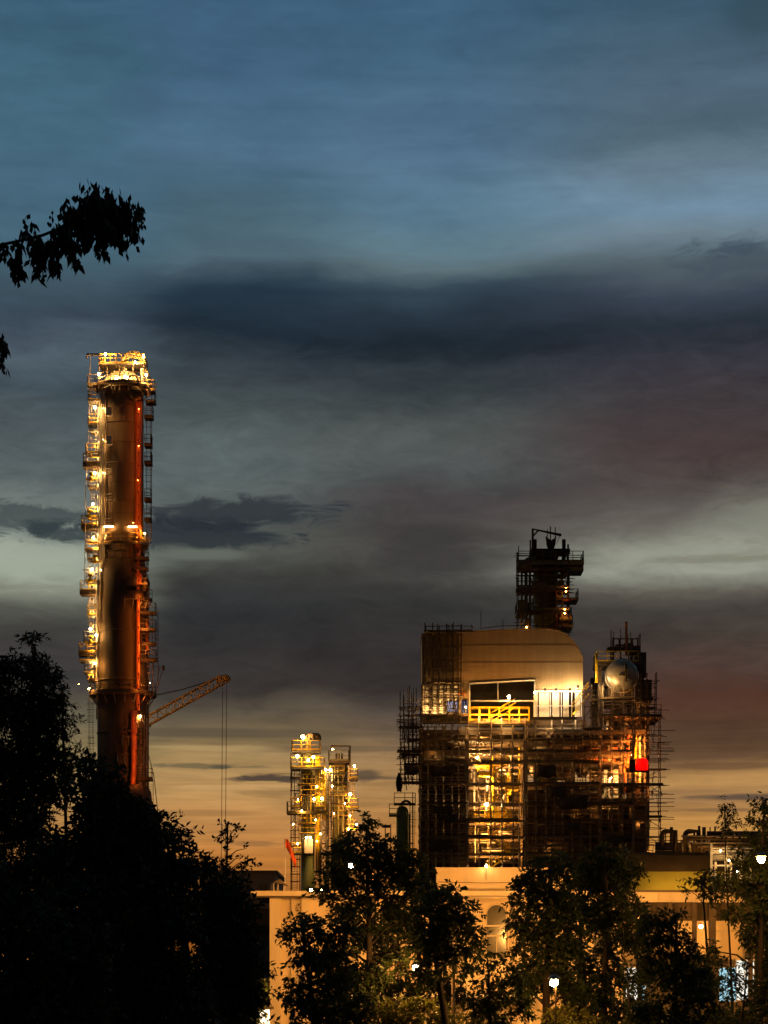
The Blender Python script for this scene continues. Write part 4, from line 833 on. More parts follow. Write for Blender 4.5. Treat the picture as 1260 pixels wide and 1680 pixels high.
# ------------------------------------------------------------------ the scaffolds themselves
L1 = [1198, 1213, 1230, 1250, 1268, 1285, 1302, 1318, 1332, 1345, 1359, 1372, 1386, 1400, 1412]
scaffold('scaffold', 'tube scaffold against the dark lower left flank, below the lit panels', 247.2, 690, 766, 7, 1190, 1470, L1, [(y, 690, 766) for y in (1213,1250,1285,1318,1345,1372,1400)], 1.4, 2, 11, (6, 2), 6, extra=40, sheets=6)
scaffold('scaffold', 'scaffold tubes crossing in front of the yellow lit stair', 246.6, 768, 862, 6, 1180, 1428, [1200,1213,1232,1250,1285,1318,1345,1372,1400], [(1250,790,862),(1345,762,850),(1372,764,800)], 1.2, 2, 12, (4, 10), 5, dens=.8, extra=26)
scaffold('scaffold', 'wide tube scaffold on the dark right flank between the stair and the orange glow', 247.0, 866, 984, 9, 1188, 1470, L1, [(y, 862, 984) for y in (1213,1232,1250,1285,1318,1345,1372,1400)], 1.4, 2, 13, (3, 8), 5, extra=60, sheets=7)
scaffold('scaffold', 'tall outer scaffold with projecting tubes on the far right edge of the plant', 246.4, 1040, 1084, 3, 1168, 1478, [1176,1190,1205,1218,1231,1245,1262,1275,1288,1302,1316,1330,1345,1358,1372,1386,1400,1414,1428,1442,1458], [(1176,1044,1086),(1287,1018,1088),(1340,1044,1086),(1404,1036,1074),(1430,1040,1068),(1456,1038,1086)], 1.6, 2, 14, (4, 26), 6, extra=24)
scaffold('scaffold', 'scaffold boxing in the polished drum and the orange lit pipes beneath it', 246.8, 986, 1040, 4, 1125, 1478, [1146,1160,1174,1190,1205,1220,1235,1252,1270,1287,1302,1318,1334,1350,1366,1382,1400,1420,1440], [(1146,984,1066),(1174,984,1084),(1232,1000,1040),(1287,990,1040),(1318,986,1040),(1350,986,1040),(1400,1000,1050)], 1.4, 2, 15, (3, 4), 10, dens=.7, extra=40, sheets=1)
scaffold('scaffold', 'cantilevered scaffold cage clinging to the upper left corner of the plant', 246.6, 657, 691, 6, 1146, 1286, [1160,1172,1184,1193,1204,1214,1224,1232,1243,1254,1268,1284], [(1193,655,694),(1214,670,694),(1232,652,694),(1254,664,692),(1284,655,692)], 1.8, 3, 16, (7, 2), 24, m=m_dark, extra=60, sheets=3)
scaffold('scaffold', 'scaffold standing on the left bay of the shelter with its top deck above the roof', 247.4, 697, 756, 6, 1026, 1190, [1040,1058,1078,1098,1119,1140,1158,1176], [(1036,697,775),(1119,713,756),(1174,690,760)], 1.2, 2, 17, (2, 3), 6, m=m_dark, extra=16, dens=.6)
scaffold('scaffold', 'low scaffold frame on the roof of the shelter at its left end', 249.6, 699, 775, 5, 1026, 1043, [1028,1036], [], 2.4, 2, 18, (1, 1), 4, rails=False, braces=False)
scaffold('scaffold', 'dark scaffold cage round the column behind the shelter roof', 258.4, 850, 934, 5, 908, 1060, [920,934,950,967,984,1003,1018,1034], [(934,850,930),(967,848,934),(1003,852,930)], 2.2, 2, 19, (7, 12), 16, m=m_dark, extra=24, sheets=2)
scaffold('scaffold', 'small scaffold at the right corner of the shelter beside the drum', 246.2, 958, 984, 3, 1130, 1200, [1146,1160,1178], [(1196,956,986)], 1.2, 2, 20, (2, 2), 10)
scaffold('scaffold', 'scaffold topping the drum tower around the tall red mast', 249.0, 1004, 1050, 4, 1040, 1120, [1060,1078,1096,1112], [], 1.6, 2, 21, (2, 3), 10, m=m_dark, rails=False)
scaffold('scaffold', 'stepped scaffold on the upper right shoulder of the drum tower', 246.0, 1050, 1076, 3, 1106, 1180, [1118,1130,1146,1160,1172], [(1146,1048,1072)], 1.4, 2, 22, (2, 7), 14, m=m_dark)

# ------------------------------------------------------------------ foreground building
D = 125.0; K = D/F
bd = thing('rendered_building', 'orange lit rendered building with arched windows and flat projecting roof, behind the middle trees', 'building', P(730,1600,D)-Vector((0,0,CZ)))
def X(x): return P(x,1600,D).x
def bx(name, x0, x1, y0, y1, d0, d1, m, parent=bd):
    return build(MB().box((X(x0),D+d0,max(0.0, Z(y1,D))), (X(x1),D+d1,Z(y0,D))), name, m, parent)
wins = [621, 709, 797, 885, 973]; ww = 36
# wall with arched openings: piers, spandrels and heads butted end to end
mb = MB(); zt = Z(1473,D); zs, zb = Z(1500,D), Z(1574,D); edges = [444]
wz = []
prev = 444
for x in wins:
    mb.box((X(prev),D,0), (X(x),D+.35,zt)); mb.box((X(x),D,0), (X(x+ww),D+.35,zb))
    a, b = X(x), X(x+ww); c = (a+b)/2; rr = (b-a)/2
    poly = [(b,zs),(b,zt),(a,zt),(a,zs)]+[(c+rr*math.cos(t), zs+rr*math.sin(t)) for t in [math.pi-math.pi*k/14 for k in range(1, 14)]]
    mb.prism(poly[::-1][::-1], D, D+.35)
    prev = x+ww
mb.box((X(prev),D,0), (X(1018),D+.35,zt))
build(mb, 'front_wall', m_wall, bd)
bx('side_wall', 444, 456, 1473, 2000, .36, 9, m_wall); bx('end_wall', 1006, 1018, 1473, 2000, .36, 9, m_wall); bx('rear_wall', 456.3, 1005.7, 1473, 2000, 8.6, 9, m_grey)
for i, x in enumerate(wins):
    a, b = X(x), X(x+ww); c = (a+b)/2; rr = (b-a)/2
    mb = MB(); pts = [(a+.05,D+.2,zb+.05),(a+.05,D+.2,zs)]+[(c+(rr-.05)*math.cos(t), D+.2, zs+(rr-.05)*math.sin(t)) for t in [math.pi-math.pi*k/12 for k in range(13)]]+[(b-.05,D+.2,zb+.05),(a+.05,D+.2,zb+.05)]
    mb.tube(pts, .05, 4); mb.box((a+.05,D+.14,Z(1519,D)-.05), (b-.05,D+.24,Z(1519,D)+.05)); mb.box((a+.05,D+.14,Z(1535,D)-.05), (b-.05,D+.24,Z(1535,D)+.05)); mb.box((c-.03,D+.16,zb), (c+.03,D+.22,Z(1535,D)))
    o = build(mb, 'window', m_frame, bd)
    mb = MB(); mb.prism([(b-.04,zb+.04),(b-.04,zs)]+[(c+(rr-.04)*math.cos(t), zs+(rr-.04)*math.sin(t)) for t in [math.pi*k/12 for k in range(13)]]+[(a+.04,zs),(a+.04,zb+.04)], D+.25, D+.27)
    build(mb, 'pane', m_glass, o)
    build(MB().box((a-.12,D-.14,zb-.12), (b+.12,D+.12,zb)), 'sill', m_trim, o)
for x0, x1 in ((443,461),(495,508),(583,596),(672,685),(760,773),(848,861),(936,949),(1004,1020)):
    bx('pilaster', x0, x1, 1472, 2000, -.32, -.003, m_trim)
for x in (478, 545, 610, 752, 838, 925, 995): build(MB().tube([(X(x),D-.1,0), (X(x),D-.1,Z(1474,D))], .055, 8), 'downpipe', m_frame, bd)
for y in (1548, 1600): bx('render_joint', 461.2, 494.8, y, y+.8, -.012, -.002, m_frame); bx('render_joint', 508.2, 582.8, y, y+.8, -.012, -.002, m_frame)
bx('string_course', 461.2, 494.8, 1518, 1523, -.12, -.002, m_trim); bx('string_course', 508.2, 582.8, 1518, 1523, -.12, -.002, m_trim)
bx('flat_roof', 413, 1017, 1463, 1471, -1.3, 9.4, m_trim)
bx('roof_edge', 417, 1017, 1471.1, 1473.2, -1.15, 9.2, m_dark)
bx('parapet', 716, 946, 1425, 1462.8, -.2, .2, m_wall); bx('parapet_coping', 714, 948, 1423.6, 1424.9, -.3, .3, m_trim)
bx('parapet_rib', 722, 944, 1453, 1456, -.28, -.204, m_trim)
mb = MB(); mb.tube([P(735,1472.5,D-1.55), P(945,1472.5,D-1.55)], .08, 8); build(mb, 'eaves_pipe', m_frame, bd)
for x in (731, 788, 842, 900): build(MB().tube([P(x-3,1468,D-.5), P(x-3,1460,D-.5), P(x+3,1460,D-.5), P(x+3,1468,D-.5)], .05, 6), 'pipe_loop', m_frame, bd)
bx('canopy', 560, 880, 1630, 1635, -2.2, -.34, m_wht)
for x in (575, 650, 725, 800, 865): bx('canopy_post', x, x+4, 1635.1, 2000, -2.1, -1.95, m_trim)
for x, y in ((760,1441),(874,1443),(915,1440)): build(MB().box((X(x),D-.28,Z(y+6,D)), (X(x+8),D-.203,Z(y,D))), 'vent_grille', m_frame, bd)
build(MB().tube([(X(718),D-.24,Z(1447,D)), (X(790),D-.25,Z(1449,D)), (X(870),D-.24,Z(1447.5,D)), (X(944),D-.24,Z(1448,D))], .02, 5), 'cable', m_dark, bd)
flood_or_fill(bd, P(798,1421,D-.6), 3, WARM, .06, .8)
# right wing with deep veranda
bx('eaves_fascia', 1018.3, 1330, 1465.5, 1479, -1.6, -1.42, m_trim); bx('flat_roof', 1017.5, 1335, 1462, 1465.2, -1.8, 8, m_roof); bx('soffit', 1018.3, 1330, 1479.3, 1481.5, -1.6, 3.9, m_trim)
for x in (1073.5, 1133.5, 1195, 1255): bx('fascia_joint', x, x+1.6, 1465.4, 1479.2, -1.66, -1.6, m_frame)
for x in (1056, 1091, 1131, 1158, 1222, 1290): bx('veranda_column', x, x+(11 if x == 1158 else 7), 1481.8, 2000, -1.3, -1.0, m_dark)  # columns coloured dark to match the shade under the eaves
bx('veranda_shade_band', 1018.3, 1330, 1482, 1511, -.6, -.3, m_dark)  # dark band put where the veranda ceiling is only in shade
bx('veranda_wall', 1018.3, 1330, 1482, 2000, 4, 4.3, m_wall); bx('wall_band', 1018.3, 1330, 1523, 1527, 3.9, 3.99, m_frame)
m_cool = emit('cool_lit_glass', (.36,.80,1.0), .8); m_pale = emit('pale_lit_glass', (.90,1.0,.95), .95)
for x0, x1, y0, y1, m in ((1180,1206,1588,1642,m_cool),(1208,1236,1576,1640,m_pale),(1026,1046,1588,1640,m_pale),(1048,1066,1600,1640,m_cool)):
    o = bx('lit_window', x0-2, x1+2, y0-2, y1+2, -.1, -.02, m_frame)
    xm = (x0+x1)/2; ym = (y0*2+y1)/3
    for u0, u1, v0, v1, mm in ((x0,xm-.7,y0,ym-.7,m),(xm+.7,x1,y0,ym-.7,m),(x0,xm-.7,ym+.7,y1,m if m is m_pale else m_cool),(xm+.7,x1,ym+.7,y1,m)): bx('pane', u0, u1, v0, v1, -.16, -.103, mm, o)
bx('lower_wall', 1018.3, 1330, 1574, 2000, .0, .3, m_roof)
for x, y, I in ((1150,1520,16),(1300,1535,6)): flood_or_fill(bd, P(x,y,D+2.2), I, SOD, .12, 0)
# roof-top hut of the building and things on the roof
rc = thing('roof_canopy', 'small sloping canopy on posts at the left end of the flat roof', 'canopy', P(455,1463,D+2))
mb = MB(); mb.prism([(P(446,1446,D).x,P(446,1446,D).z),(P(470,1451,D).x,P(470,1451,D).z),(P(458,1441,D).x,P(458,1441,D).z)], D+1, D+2.6); build(mb, 'roof', m_dark, rc)
for x in (449, 456, 466): bar(rc, 'post', P(x,1447,D+1.8), P(x,1463,D+1.8), .05, m_frame)
build(MB().box(P(444,1446,D+2.6), P(447,1463,D+3.4)), 'side_panel', m_grey, rc)
def lamp(label, x, y, Dd, I, c=STR, r=.17, grp='street lamps', arm=1.2, flat=False):
    """street lamp: tapered post, arm and a lamp head with its glowing bulb"""
    p = P(x, y, Dd); root = thing('street_lamp', label, 'street lamp', (p.x+arm, Dd, 0), grp)
    mb = MB(); h = p.z+.35; q_ = .45 if abs(arm) < .5 else 1.0
    mb.tube([(p.x+arm,Dd,0), (p.x+arm,Dd,h*.6), (p.x+arm,Dd,h-.3), (p.x+arm*.75,Dd,h+.05), (p.x+arm*.25,Dd,h+.08)], [.09*q_,.07*q_,.055*q_,.04*q_,.035*q_], 8); mb.lathe((p.x+arm,Dd,0), [(.2,0),(.2,.04),(.12,.08)], 10)
    build(mb, 'post', m_dark, root)
    mb = MB(); mb.lathe((p.x,Dd,p.z), [(r*1.5,r*.7),(r*1.4,r*1.1),(r*.8,r*1.7),(.03,r*1.9)], 12); o = build(mb, 'lamp_head', m_steel, root)
    bulb(o, p, r, c, I)
    return root
lamp('street lamp glowing through the crown top of the middle tree', 575, 1420, 111, 520, r=.13)
lamp('low lamp shining white through the middle of the central tree', 682, 1588, 70, 48, SOD, .10)
lamp('bright lone lamp on a thin post between the two dark tree crowns', 909, 1612, 66, 34, SOD, .13, arm=.05)
lamp('street lamp burning among the twigs at the far right edge', 1249, 1410, 74, 50, r=.13)
lamp('added fill street lamp below the far right eaves, hidden behind the twiggy tree', 1262, 1520, 108, 420, r=.08)  # extra lamp added out of sight to keep the right facade lit
lamp('street lamp buried in the dense crown right of the arched window', 888, 1520, 112, 330, r=.08)
lamp('street lamp hidden by the right hand tree trunk below the veranda eaves', 1010, 1500, 112, 330, r=.08)
lamp('lamp low behind the left end of the middle trees near the building corner', 508, 1640, 104, 300, r=.08)
for x, lab in ((511, 'left one of two round lamps sitting on the flat roof edge'), (530, 'right one of two round lamps sitting on the flat roof edge')):
    rl2 = thing('roof_lamp', lab, 'lamp', P(x,1466,D-.6), 'round lamps on the flat roof')
    build(MB().tube([P(x,1466,D-.6), P(x,1463.5,D-.6)], .05, 6), 'stand', m_dark, rl2); bulb(rl2, P(x,1460.5,D-.6), .11, SOD, 16)
# guard booth with white light at the building's left corner
gb = thing('guard_booth', 'small white lit booth beside the left corner of the orange building', 'booth', P(430,1600,118)-Vector((0,0,CZ)))
Dg = 118.0; a, b = P(416,1656,Dg), P(442,1656,Dg)
build(MB().box((a.x,Dg,0), (b.x,Dg+1.6,a.z)), 'wall', m_wht, gb); build(MB().box((a.x-.2,Dg-.9,a.z), (b.x+.15,Dg+1.8,a.z+.12)), 'roof', m_dark, gb)
build(MB().box((a.x+.1,Dg-.06,.9), (b.x-.1,Dg-.01,a.z-.2)), 'window', m_frame, gb); bulb(gb, (b.x-.3,Dg-.6,a.z-.16), .07, (1,.97,.9), 9)
# ------------------------------------------------------------------ buildings behind
def shed(label, name, x0, x1, y0, Dd, dep, m, extra=None):
    a, b = P(x0,y0,Dd), P(x1,y0,Dd); r_ = thing(name, label, 'building', ((a.x+b.x)/2, Dd, 0))
    build(MB().box((a.x,Dd,0), (b.x,Dd+dep,a.z)), 'wall', m, r_); build(MB().box((a.x-.15,Dd-.15,a.z), (b.x+.15,Dd+dep+.15,a.z+.22)), 'roof', m_roof, r_)
    return r_
s1 = shed('plain grey block behind the left corner of the orange building', 'grey_block', 330, 452, 1433, 165, 14, m_grey)
build(MB().box(P(415,1490,164.2), P(452,1530,165.0)), 'lower_annex', m_darkpanel, s1)
for x in (345, 372, 399, 426): build(MB().box(P(x,1450,164.9), P(x+13,1468,165.05)), 'window', m_glass, s1)
s2 = shed('long shed with dark upper cladding above an olive green wall, behind the veranda', 'two_tone_shed', 1030, 1420, 1403, 185, 18, m_gwall)
build(MB().box(P(1030,1403.3,184.6), P(1420,1430,184.95)), 'upper_cladding', m_darkpanel, s2)
for x in (1085, 1125, 1160): fill_flood(s2, P(x,1464,183.2), 13, SOD, .06)  # fills added low behind the eaves to brighten the olive wall
Dp = 205.0
pr = thing('pipe_rack', 'overhead pipe rack with loops of pipe against the orange horizon on the right', 'pipe rack', P(1180,1600,Dp)-Vector((0,0,CZ)))
for x in (1088, 1105, 1140, 1160, 1192, 1225, 1262, 1300): bar(pr, 'column', P(x,1384,Dp), P(x,1600,Dp)-Vector((0,0,CZ)), .16, m_dark, 4)
for y, x0, x1, rr in ((1386,1075,1330,.22),(1391,1075,1330,.26),(1396,1110,1330,.3),(1368,1160,1330,.26),(1380,1165,1330,.3),(1399,1075,1160,.2)): bar(pr, 'pipe', P(x0,y,Dp), P(x1,y,Dp), rr, m_dark, 10)
for cx_, w, yt in ((1097,11,1364),(1135,11,1364)):
    c0 = P(cx_-w+6,yt+6,Dp)
    build(MB().tube([P(cx_-w,1390,Dp)]+[Vector(q) for q in arc(P(cx_-w+7,yt+7,Dp),7*Dp/F,180,90,6)]+[P(cx_+w,yt,Dp), P(cx_+w,1390,Dp)], .24, 10), 'expansion_loop', m_dark, pr)
for x, y0, rr in ((1101.5,1357,.16),(1147,1355,.12),(1155,1357,.18),(1165,1357,.06),(1173,1356,.08),(1187,1357,.05),(1139,1362,.1),(1092,1366,.06)): bar(pr, 'riser_pipe', P(x,y0,Dp), P(x,1388,Dp), rr, m_dark, 6)
for x in range(1090, 1300, 9): bar(pr, 'guard_post', P(x,1377+(x % 3),Dp+1), P(x,1390,Dp+1), .05, m_dark, 4)
for i_ in range(16):
    x = 1108+i_*10.5; y0 = 1366+(i_*29 % 17); bar(pr, 'riser_pipe', P(x,y0,Dp-.4), P(x+(i_ % 3)*2,1402,Dp-.4), (.07,.11,.16,.05)[i_ % 4], (m_dark, m_tube, m_steel)[i_ % 3], 6)
for i_, y in enumerate((1372,1376,1383,1389,1394)): bar(pr, 'pipe', P(1118+9*i_,y,Dp-.6), P(1232+12*i_,y+(i_ % 2),Dp-.6), (.09,.14,.1,.16,.12)[i_], (m_tube, m_dark, m_steel)[i_ % 3], 8)
for x, y, I in ((1128,1392,5),(1160,1398,6),(1205,1388,5)): fill_flood(pr, P(x,y,Dp-2.2), I, SOD, .06)
bar(pr, 'guard_rail', P(1085,1379,Dp+1), P(1160,1379,Dp+1), .05, m_dark, 4)
pf = thing('lit_pipe_frame', 'pale lit steel frame in front of the pipe rack, left of the far right lamp', 'steel frame', P(1185,1600,178)-Vector((0,0,CZ)))
Dq = 178.0
for x, y0 in ((1167,1384),(1191,1388),(1199,1404),(1174,1414),(1215,1392),(1232,1395)):
    p = P(x,y0,Dq); build(MB().box((p.x-.09,Dq-.09,0), (p.x+.09,Dq+.09,p.z)), 'post', m_cream, pf)
for y in (1392,1396,1399,1420,1436,1439): bar(pf, 'beam', P(1166,y,Dq+.2), P(1240,y,Dq+.2), .09, m_wht if y != 1399 else m_steel, 4)
bar(pf, 'brace', P(1190,1424,Dq-.2), P(1216,1412,Dq-.2), .07, m_steel, 4)
for y in (1404, 1408): bar(pf, 'pipe', P(1168,y,Dq+.9), P(1240,y,Dq+.9), .22, m_cream, 8)
for x, y, I in ((1182,1396,5),(1196,1412,7),(1210,1430,5)): flood_or_fill(pf, P(x,y,Dq-1.2), I, WARM, .06, 0)

# ------------------------------------------------------------------ trees
def leaves(rng, ctr, rad, n, L, Wd, droop=.3, spray=9, hang=0.0, outer=.75, narrow=False):
    """n leaf faces set along little twigs that fill an ellipsoid unevenly; returns (n*4,3) points"""
    ns = max(1, n//spray)
    d = rng.normal(size=(ns,3)); d /= np.linalg.norm(d, axis=1, keepdims=True)+1e-9
    lump = .72+.38*np.sin(d[:,0]*3.1+rng.uniform(0,6))*np.sin(d[:,2]*3.7+rng.uniform(0,6))+.12*rng.normal(size=ns)
    rr = (rng.uniform(size=ns)**(1/(1+2*outer)))*lump
    o = ctr+d*rr[:,None]*rad
    t = d*.8+rng.normal(size=(ns,3))*.65; t[:,2] -= hang; t /= np.linalg.norm(t, axis=1, keepdims=True)+1e-9
    sl = L*spray*.2*rng.uniform(.6, 1.3, size=ns)
    k = np.tile(np.arange(spray), ns); s = np.repeat(np.arange(ns), spray)
    f = (k+.5)/spray
    base = o[s]+t[s]*(sl[s]*f)[:,None]; base[:,2] -= (f**2)*sl[s]*droop*.6
    q = rng.normal(size=(len(s),3)); q -= t[s]*np.sum(q*t[s], axis=1, keepdims=True); q /= np.linalg.norm(q, axis=1, keepdims=True)+1e-9
    dr = t[s]*.55+q*.85; dr[:,2] -= droop+hang; dr /= np.linalg.norm(dr, axis=1, keepdims=True)+1e-9
    nn = rng.normal(size=(len(s),3)); w = np.cross(dr, nn); w /= np.linalg.norm(w, axis=1, keepdims=True)+1e-9
    ll = (L*rng.uniform(.6, 1.25, size=len(s)))[:,None]; hw = ll*(Wd/L)*.5
    up = np.cross(w, dr)*ll*.10
    pts = np.stack([base, base+dr*ll*.45+w*hw+up, base+dr*ll, base+dr*ll*.45-w*hw+up], axis=1)
    return pts.reshape(-1,3), o, base
def leafmesh(pts, name, m, parent):
    off = np.array(wloc(parent)); n = len(pts)//4; me = bpy.data.meshes.new(name)
    me.vertices.add(n*4); me.vertices.foreach_set('co', (pts-off).astype(np.float32).ravel())
    me.loops.add(n*4); me.loops.foreach_set('vertex_index', np.arange(n*4, dtype=np.int32))
    me.polygons.add(n); me.polygons.foreach_set('loop_start', np.arange(0, n*4, 4, dtype=np.int32)); me.polygons.foreach_set('loop_total', np.full(n, 4, dtype=np.int32))
    me.materials.append(m); me.update(calc_edges=True)
    o = bpy.data.objects.new(name, me); LINK(o); o.parent = parent
    return o
def tree(name, label, Dd, bxp, blobs, m, L=.16, Wd=.075, dens=1.0, seed=1, droop=.35, hang=0.0, tr=.16, spray=9, deep=1.0, cat='tree', grp=None, sway=.15, outer=.75, z0=0.0, twigs=True):
    rng = np.random.default_rng(seed); k = Dd/F
    base = P(bxp, 1600, Dd); base.z = z0
    root = thing(name, label, cat, base, grp)
    allp = []; mb = MB()
    bl = sorted(blobs, key=lambda b: -b[1]); top = P(bl[-1][0], bl[-1][1], Dd)
    spine = []
    for i in range(9):
        f = i/8; spine.append(Vector((base.x+(top.x-base.x)*f**1.6+math.sin(f*5+seed)*sway*(1-f), Dd+math.sin(f*4+seed*2)*sway, z0+(top.z-z0)*f)))
    mb.tube(spine, [tr*(1-.85*i/8)+.012 for i in range(9)], 7)
    for b in bl:
        x, y, rx, ry = b[:4]; dd = b[4] if len(b) > 4 else float(rng.uniform(-1,1))*deep
        c = P(x,y,Dd)+Vector((0,dd,0)); rad = np.array([rx*k, max(rx,ry)*k*.9, ry*k])
        n = int(dens*rx*ry*3.14*(k*k)/(L*Wd*.5)*5.0)
        p, o, bs = leaves(rng, np.array(c), rad, max(spray, n), L, Wd, droop, spray, hang, outer); allp.append(p)
        zf = min(.95, max(.12, (c.z-z0-.45*(abs(c.x-base.x)+abs(dd)))/(top.z-z0+.01))); i = zf*8; i0 = int(i); s = spine[i0].lerp(spine[min(8,i0+1)], i-i0)
        mid = s.lerp(c, .5)+Vector((0,0,.12*(c-s).length)); rb = tr*.42*(1-zf*.7)+.008
        mb.tube([s, mid, c], [rb, rb*.65, rb*.3], 5)
        if twigs:
            for j in range(0, len(o), max(1, len(o)//12)):
                e = Vector(o[j]); mb.tube([mid.lerp(c, .7), c.lerp(e, .5)+Vector((0,0,.04)), e], [rb*.3, rb*.2, .006], 3, False)
    build(mb, 'trunk', m_bark, root)
    leafmesh(np.concatenate(allp), 'crown', m, root)
    return root
LT = 'dark trees in the left foreground'
tree('bamboo_clump', 'tall dark feathery clump rising highest at the far left edge', 38, 35, [(58,1062,10,18),(50,1090,24,22),(25,1105,30,28),(75,1118,24,28),(-10,1115,35,35),(45,1150,46,36),(0,1170,50,50),(85,1165,26,40),(60,1210,50,50),(-20,1240,60,60),(40,1270,65,55),(95,1250,22,45),(20,1340,85,70),(-30,1440,80,90),(60,1440,80,90)], m_leafd, .13, .035, 1.15, 3, .45, .1, .10, 10, .6, grp=LT)
tree('feathery_tree', 'sparse feathery sapling left of the tall column with sky showing through', 40, 112, [(103,1135,6,14),(112,1160,14,14),(122,1180,12,12),(106,1190,14,16),(118,1210,16,14),(128,1232,14,12),(108,1235,16,18),(122,1262,22,18),(105,1290,26,26)], m_leafd, .10, .022, .15, 4, .2, -.15, .05, 8, .3, grp=LT)
tree('broad_tree', 'broad black tree whose crown slopes down in front of the foot of the tall column', 35, 190, [(150,1262,22,26),(180,1290,28,26),(140,1310,50,45),(205,1325,40,34),(240,1352,34,30),(170,1375,70,55),(262,1385,36,40),(120,1420,80,70),(225,1430,70,60),(290,1440,40,50),(150,1500,110,80),(270,1520,70,80),(200,1600,120,90),(120,1660,110,80),(280,1640,90,90)], m_leafd, .13, .06, 1.35, 5, .35, 0, .17, 9, .8, grp=LT)
tree('broad_tree', 'black tree with jutting feathery shoots beyond the foot of the tall column', 43, 325, [(281,1358,9,20),(288,1372,16,18),(303,1368,10,5),(315,1402,20,14),(345,1424,18,13),(322,1436,40,28),(378,1446,20,14),(365,1474,42,36),(395,1492,26,32),(340,1510,70,60),(395,1540,32,56),(360,1590,72,70),(400,1625,34,55),(340,1660,90,70)], m_leafd, .15, .055, 1.1, 6, .3, 0, .15, 9, .6, grp=LT)
tree('young_tree', 'thin leafy young tree standing up alone against the orange sky, under the crane ropes', 47, 374, [(362,1358,10,12),(374,1354,12,9),(386,1360,10,10),(368,1376,12,12),(384,1380,11,10),(372,1400,12,12),(405,1392,9,6),(398,1405,12,7),(412,1412,13,9),(420,1408,7,6),(405,1422,16,9),(378,1424,22,14)], m_leafd, .11, .055, .26, 7, .2, -.1, .05, 7, .25, grp=LT)
tree('broad_tree', 'black mass of low crown filling the bottom left corner', 31, 30, [(-40,1500,110,110),(60,1560,110,90),(-20,1640,130,90),(110,1600,90,90),(40,1700,140,80)], m_leafd, .12, .06, 1.3, 8, .35, 0, .18, 9, .6, grp=LT)
tree('leafy_shrub', 'greenish shrub by the lit booth at the left corner of the building', 104, 424, [(424,1612,14,12),(432,1632,10,14),(418,1640,16,20),(408,1665,22,22),(428,1660,10,10)], m_leaf, .2, .10, .8, 9, .3, 0, .05, 8, .3, 'shrub')
MT = 'trees in front of the orange building'
tree('leafy_tree', 'wide leafy tree in front of the building, its crown top before the green column', 72, 604, [(601,1362,24,18),(575,1378,26,18),(630,1385,30,20),(560,1402,24,18),(600,1400,40,24),(655,1402,28,22),(545,1432,30,20),(585,1440,36,22),(640,1430,44,28),(680,1420,22,22),(530,1462,22,14),(575,1480,40,24),(635,1475,40,24),(685,1462,34,22),(600,1520,30,22),(665,1510,36,24),(690,1540,30,26),(640,1560,26,20),(560,1560,22,18),(610,1600,34,24),(655,1580,24,16),(590,1640,40,22)], m_leaf, .20, .085, .82, 11, .4, .1, .17, 9, .9, grp=MT)
tree('leafy_tree', 'nearer dark tree with ragged leafy edge at the left end of the orange facade', 60, 520, [(494,1502,14,9),(508,1512,18,14),(470,1528,16,7),(488,1528,26,12),(520,1535,40,20),(560,1530,34,22),(485,1566,10,12),(500,1562,22,14),(540,1572,44,24),(500,1585,20,14),(476,1620,14,9),(500,1620,30,20),(545,1615,40,28),(466,1638,14,9),(490,1645,26,18),(530,1655,44,26),(480,1690,22,20),(560,1680,44,30),(590,1650,26,22)], m_leaf, .17, .075, .88, 12, .4, .1, .14, 9, .7, grp=MT)
tree('leafy_tree', 'dark rounded tree just left of the arched window', 66, 735, [(700,1452,18,14),(742,1462,24,14),(720,1480,36,18),(760,1488,22,18),(700,1500,40,22),(750,1515,38,26),(775,1530,20,20),(710,1540,40,24),(755,1555,34,22),(785,1560,14,12),(720,1580,34,20),(765,1590,22,14),(690,1600,26,14)], m_leaf, .18, .08, .95, 13, .4, .1, .15, 9, .7, grp=MT)
tree('leafy_tree', 'low tree under the arched window with small crown', 64, 812, [(800,1572,12,8),(825,1582,24,12),(805,1600,26,14),(842,1604,24,16),(815,1628,36,18),(858,1640,24,20),(780,1640,30,18),(820,1665,50,20)], m_leaf, .18, .08, .7, 14, .4, .1, .09, 9, .6, grp=MT)
tree('leafy_tree', 'tall dark tree right of the arched window, crown top before the brown flank', 70, 900, [(902,1412,26,16),(880,1432,34,20),(925,1428,26,20),(855,1452,26,16),(895,1462,46,20),(860,1482,34,18),(910,1492,44,24),(850,1512,24,18),(885,1524,46,26),(930,1520,28,22),(862,1550,26,20),(905,1562,44,26),(945,1560,14,20),(870,1586,24,16),(920,1600,40,26),(860,1625,26,24),(945,1630,34,26),(960,1662,44,22)], m_leaf, .19, .085, .95, 15, .4, .1, .17, 9, .8, grp=MT)
tree('leafy_tree', 'tall dark tree before the foot of the far right scaffold', 74, 995, [(992,1398,24,16),(970,1418,26,18),(1015,1412,24,22),(990,1436,40,20),(1030,1438,20,22),(960,1452,26,16),(1005,1462,44,20),(975,1486,40,20),(1020,1490,30,22),(990,1516,36,20),(955,1500,20,18),(1030,1530,26,22),(1000,1560,28,26),(1010,1600,30,24),(985,1620,26,22),(1000,1660,40,24)], m_leaf, .20, .085, .95, 16, .4, .1, .17, 9, .8, grp=MT)
tree('leafy_tree', 'dark bushy tree in front of the veranda columns', 62, 1100, [(1062,1506,16,12),(1085,1512,22,12),(1110,1500,18,10),(1070,1530,26,18),(1100,1535,30,20),(1130,1548,20,14),(1080,1560,34,18),(1120,1572,30,18),(1060,1575,14,18),(1095,1598,44,20),(1140,1600,22,20),(1110,1630,50,22),(1160,1640,22,24),(1060,1655,40,20),(1130,1668,60,22)], m_leaf, .17, .07, .95, 17, .4, .1, .13, 9, .6, grp=MT)
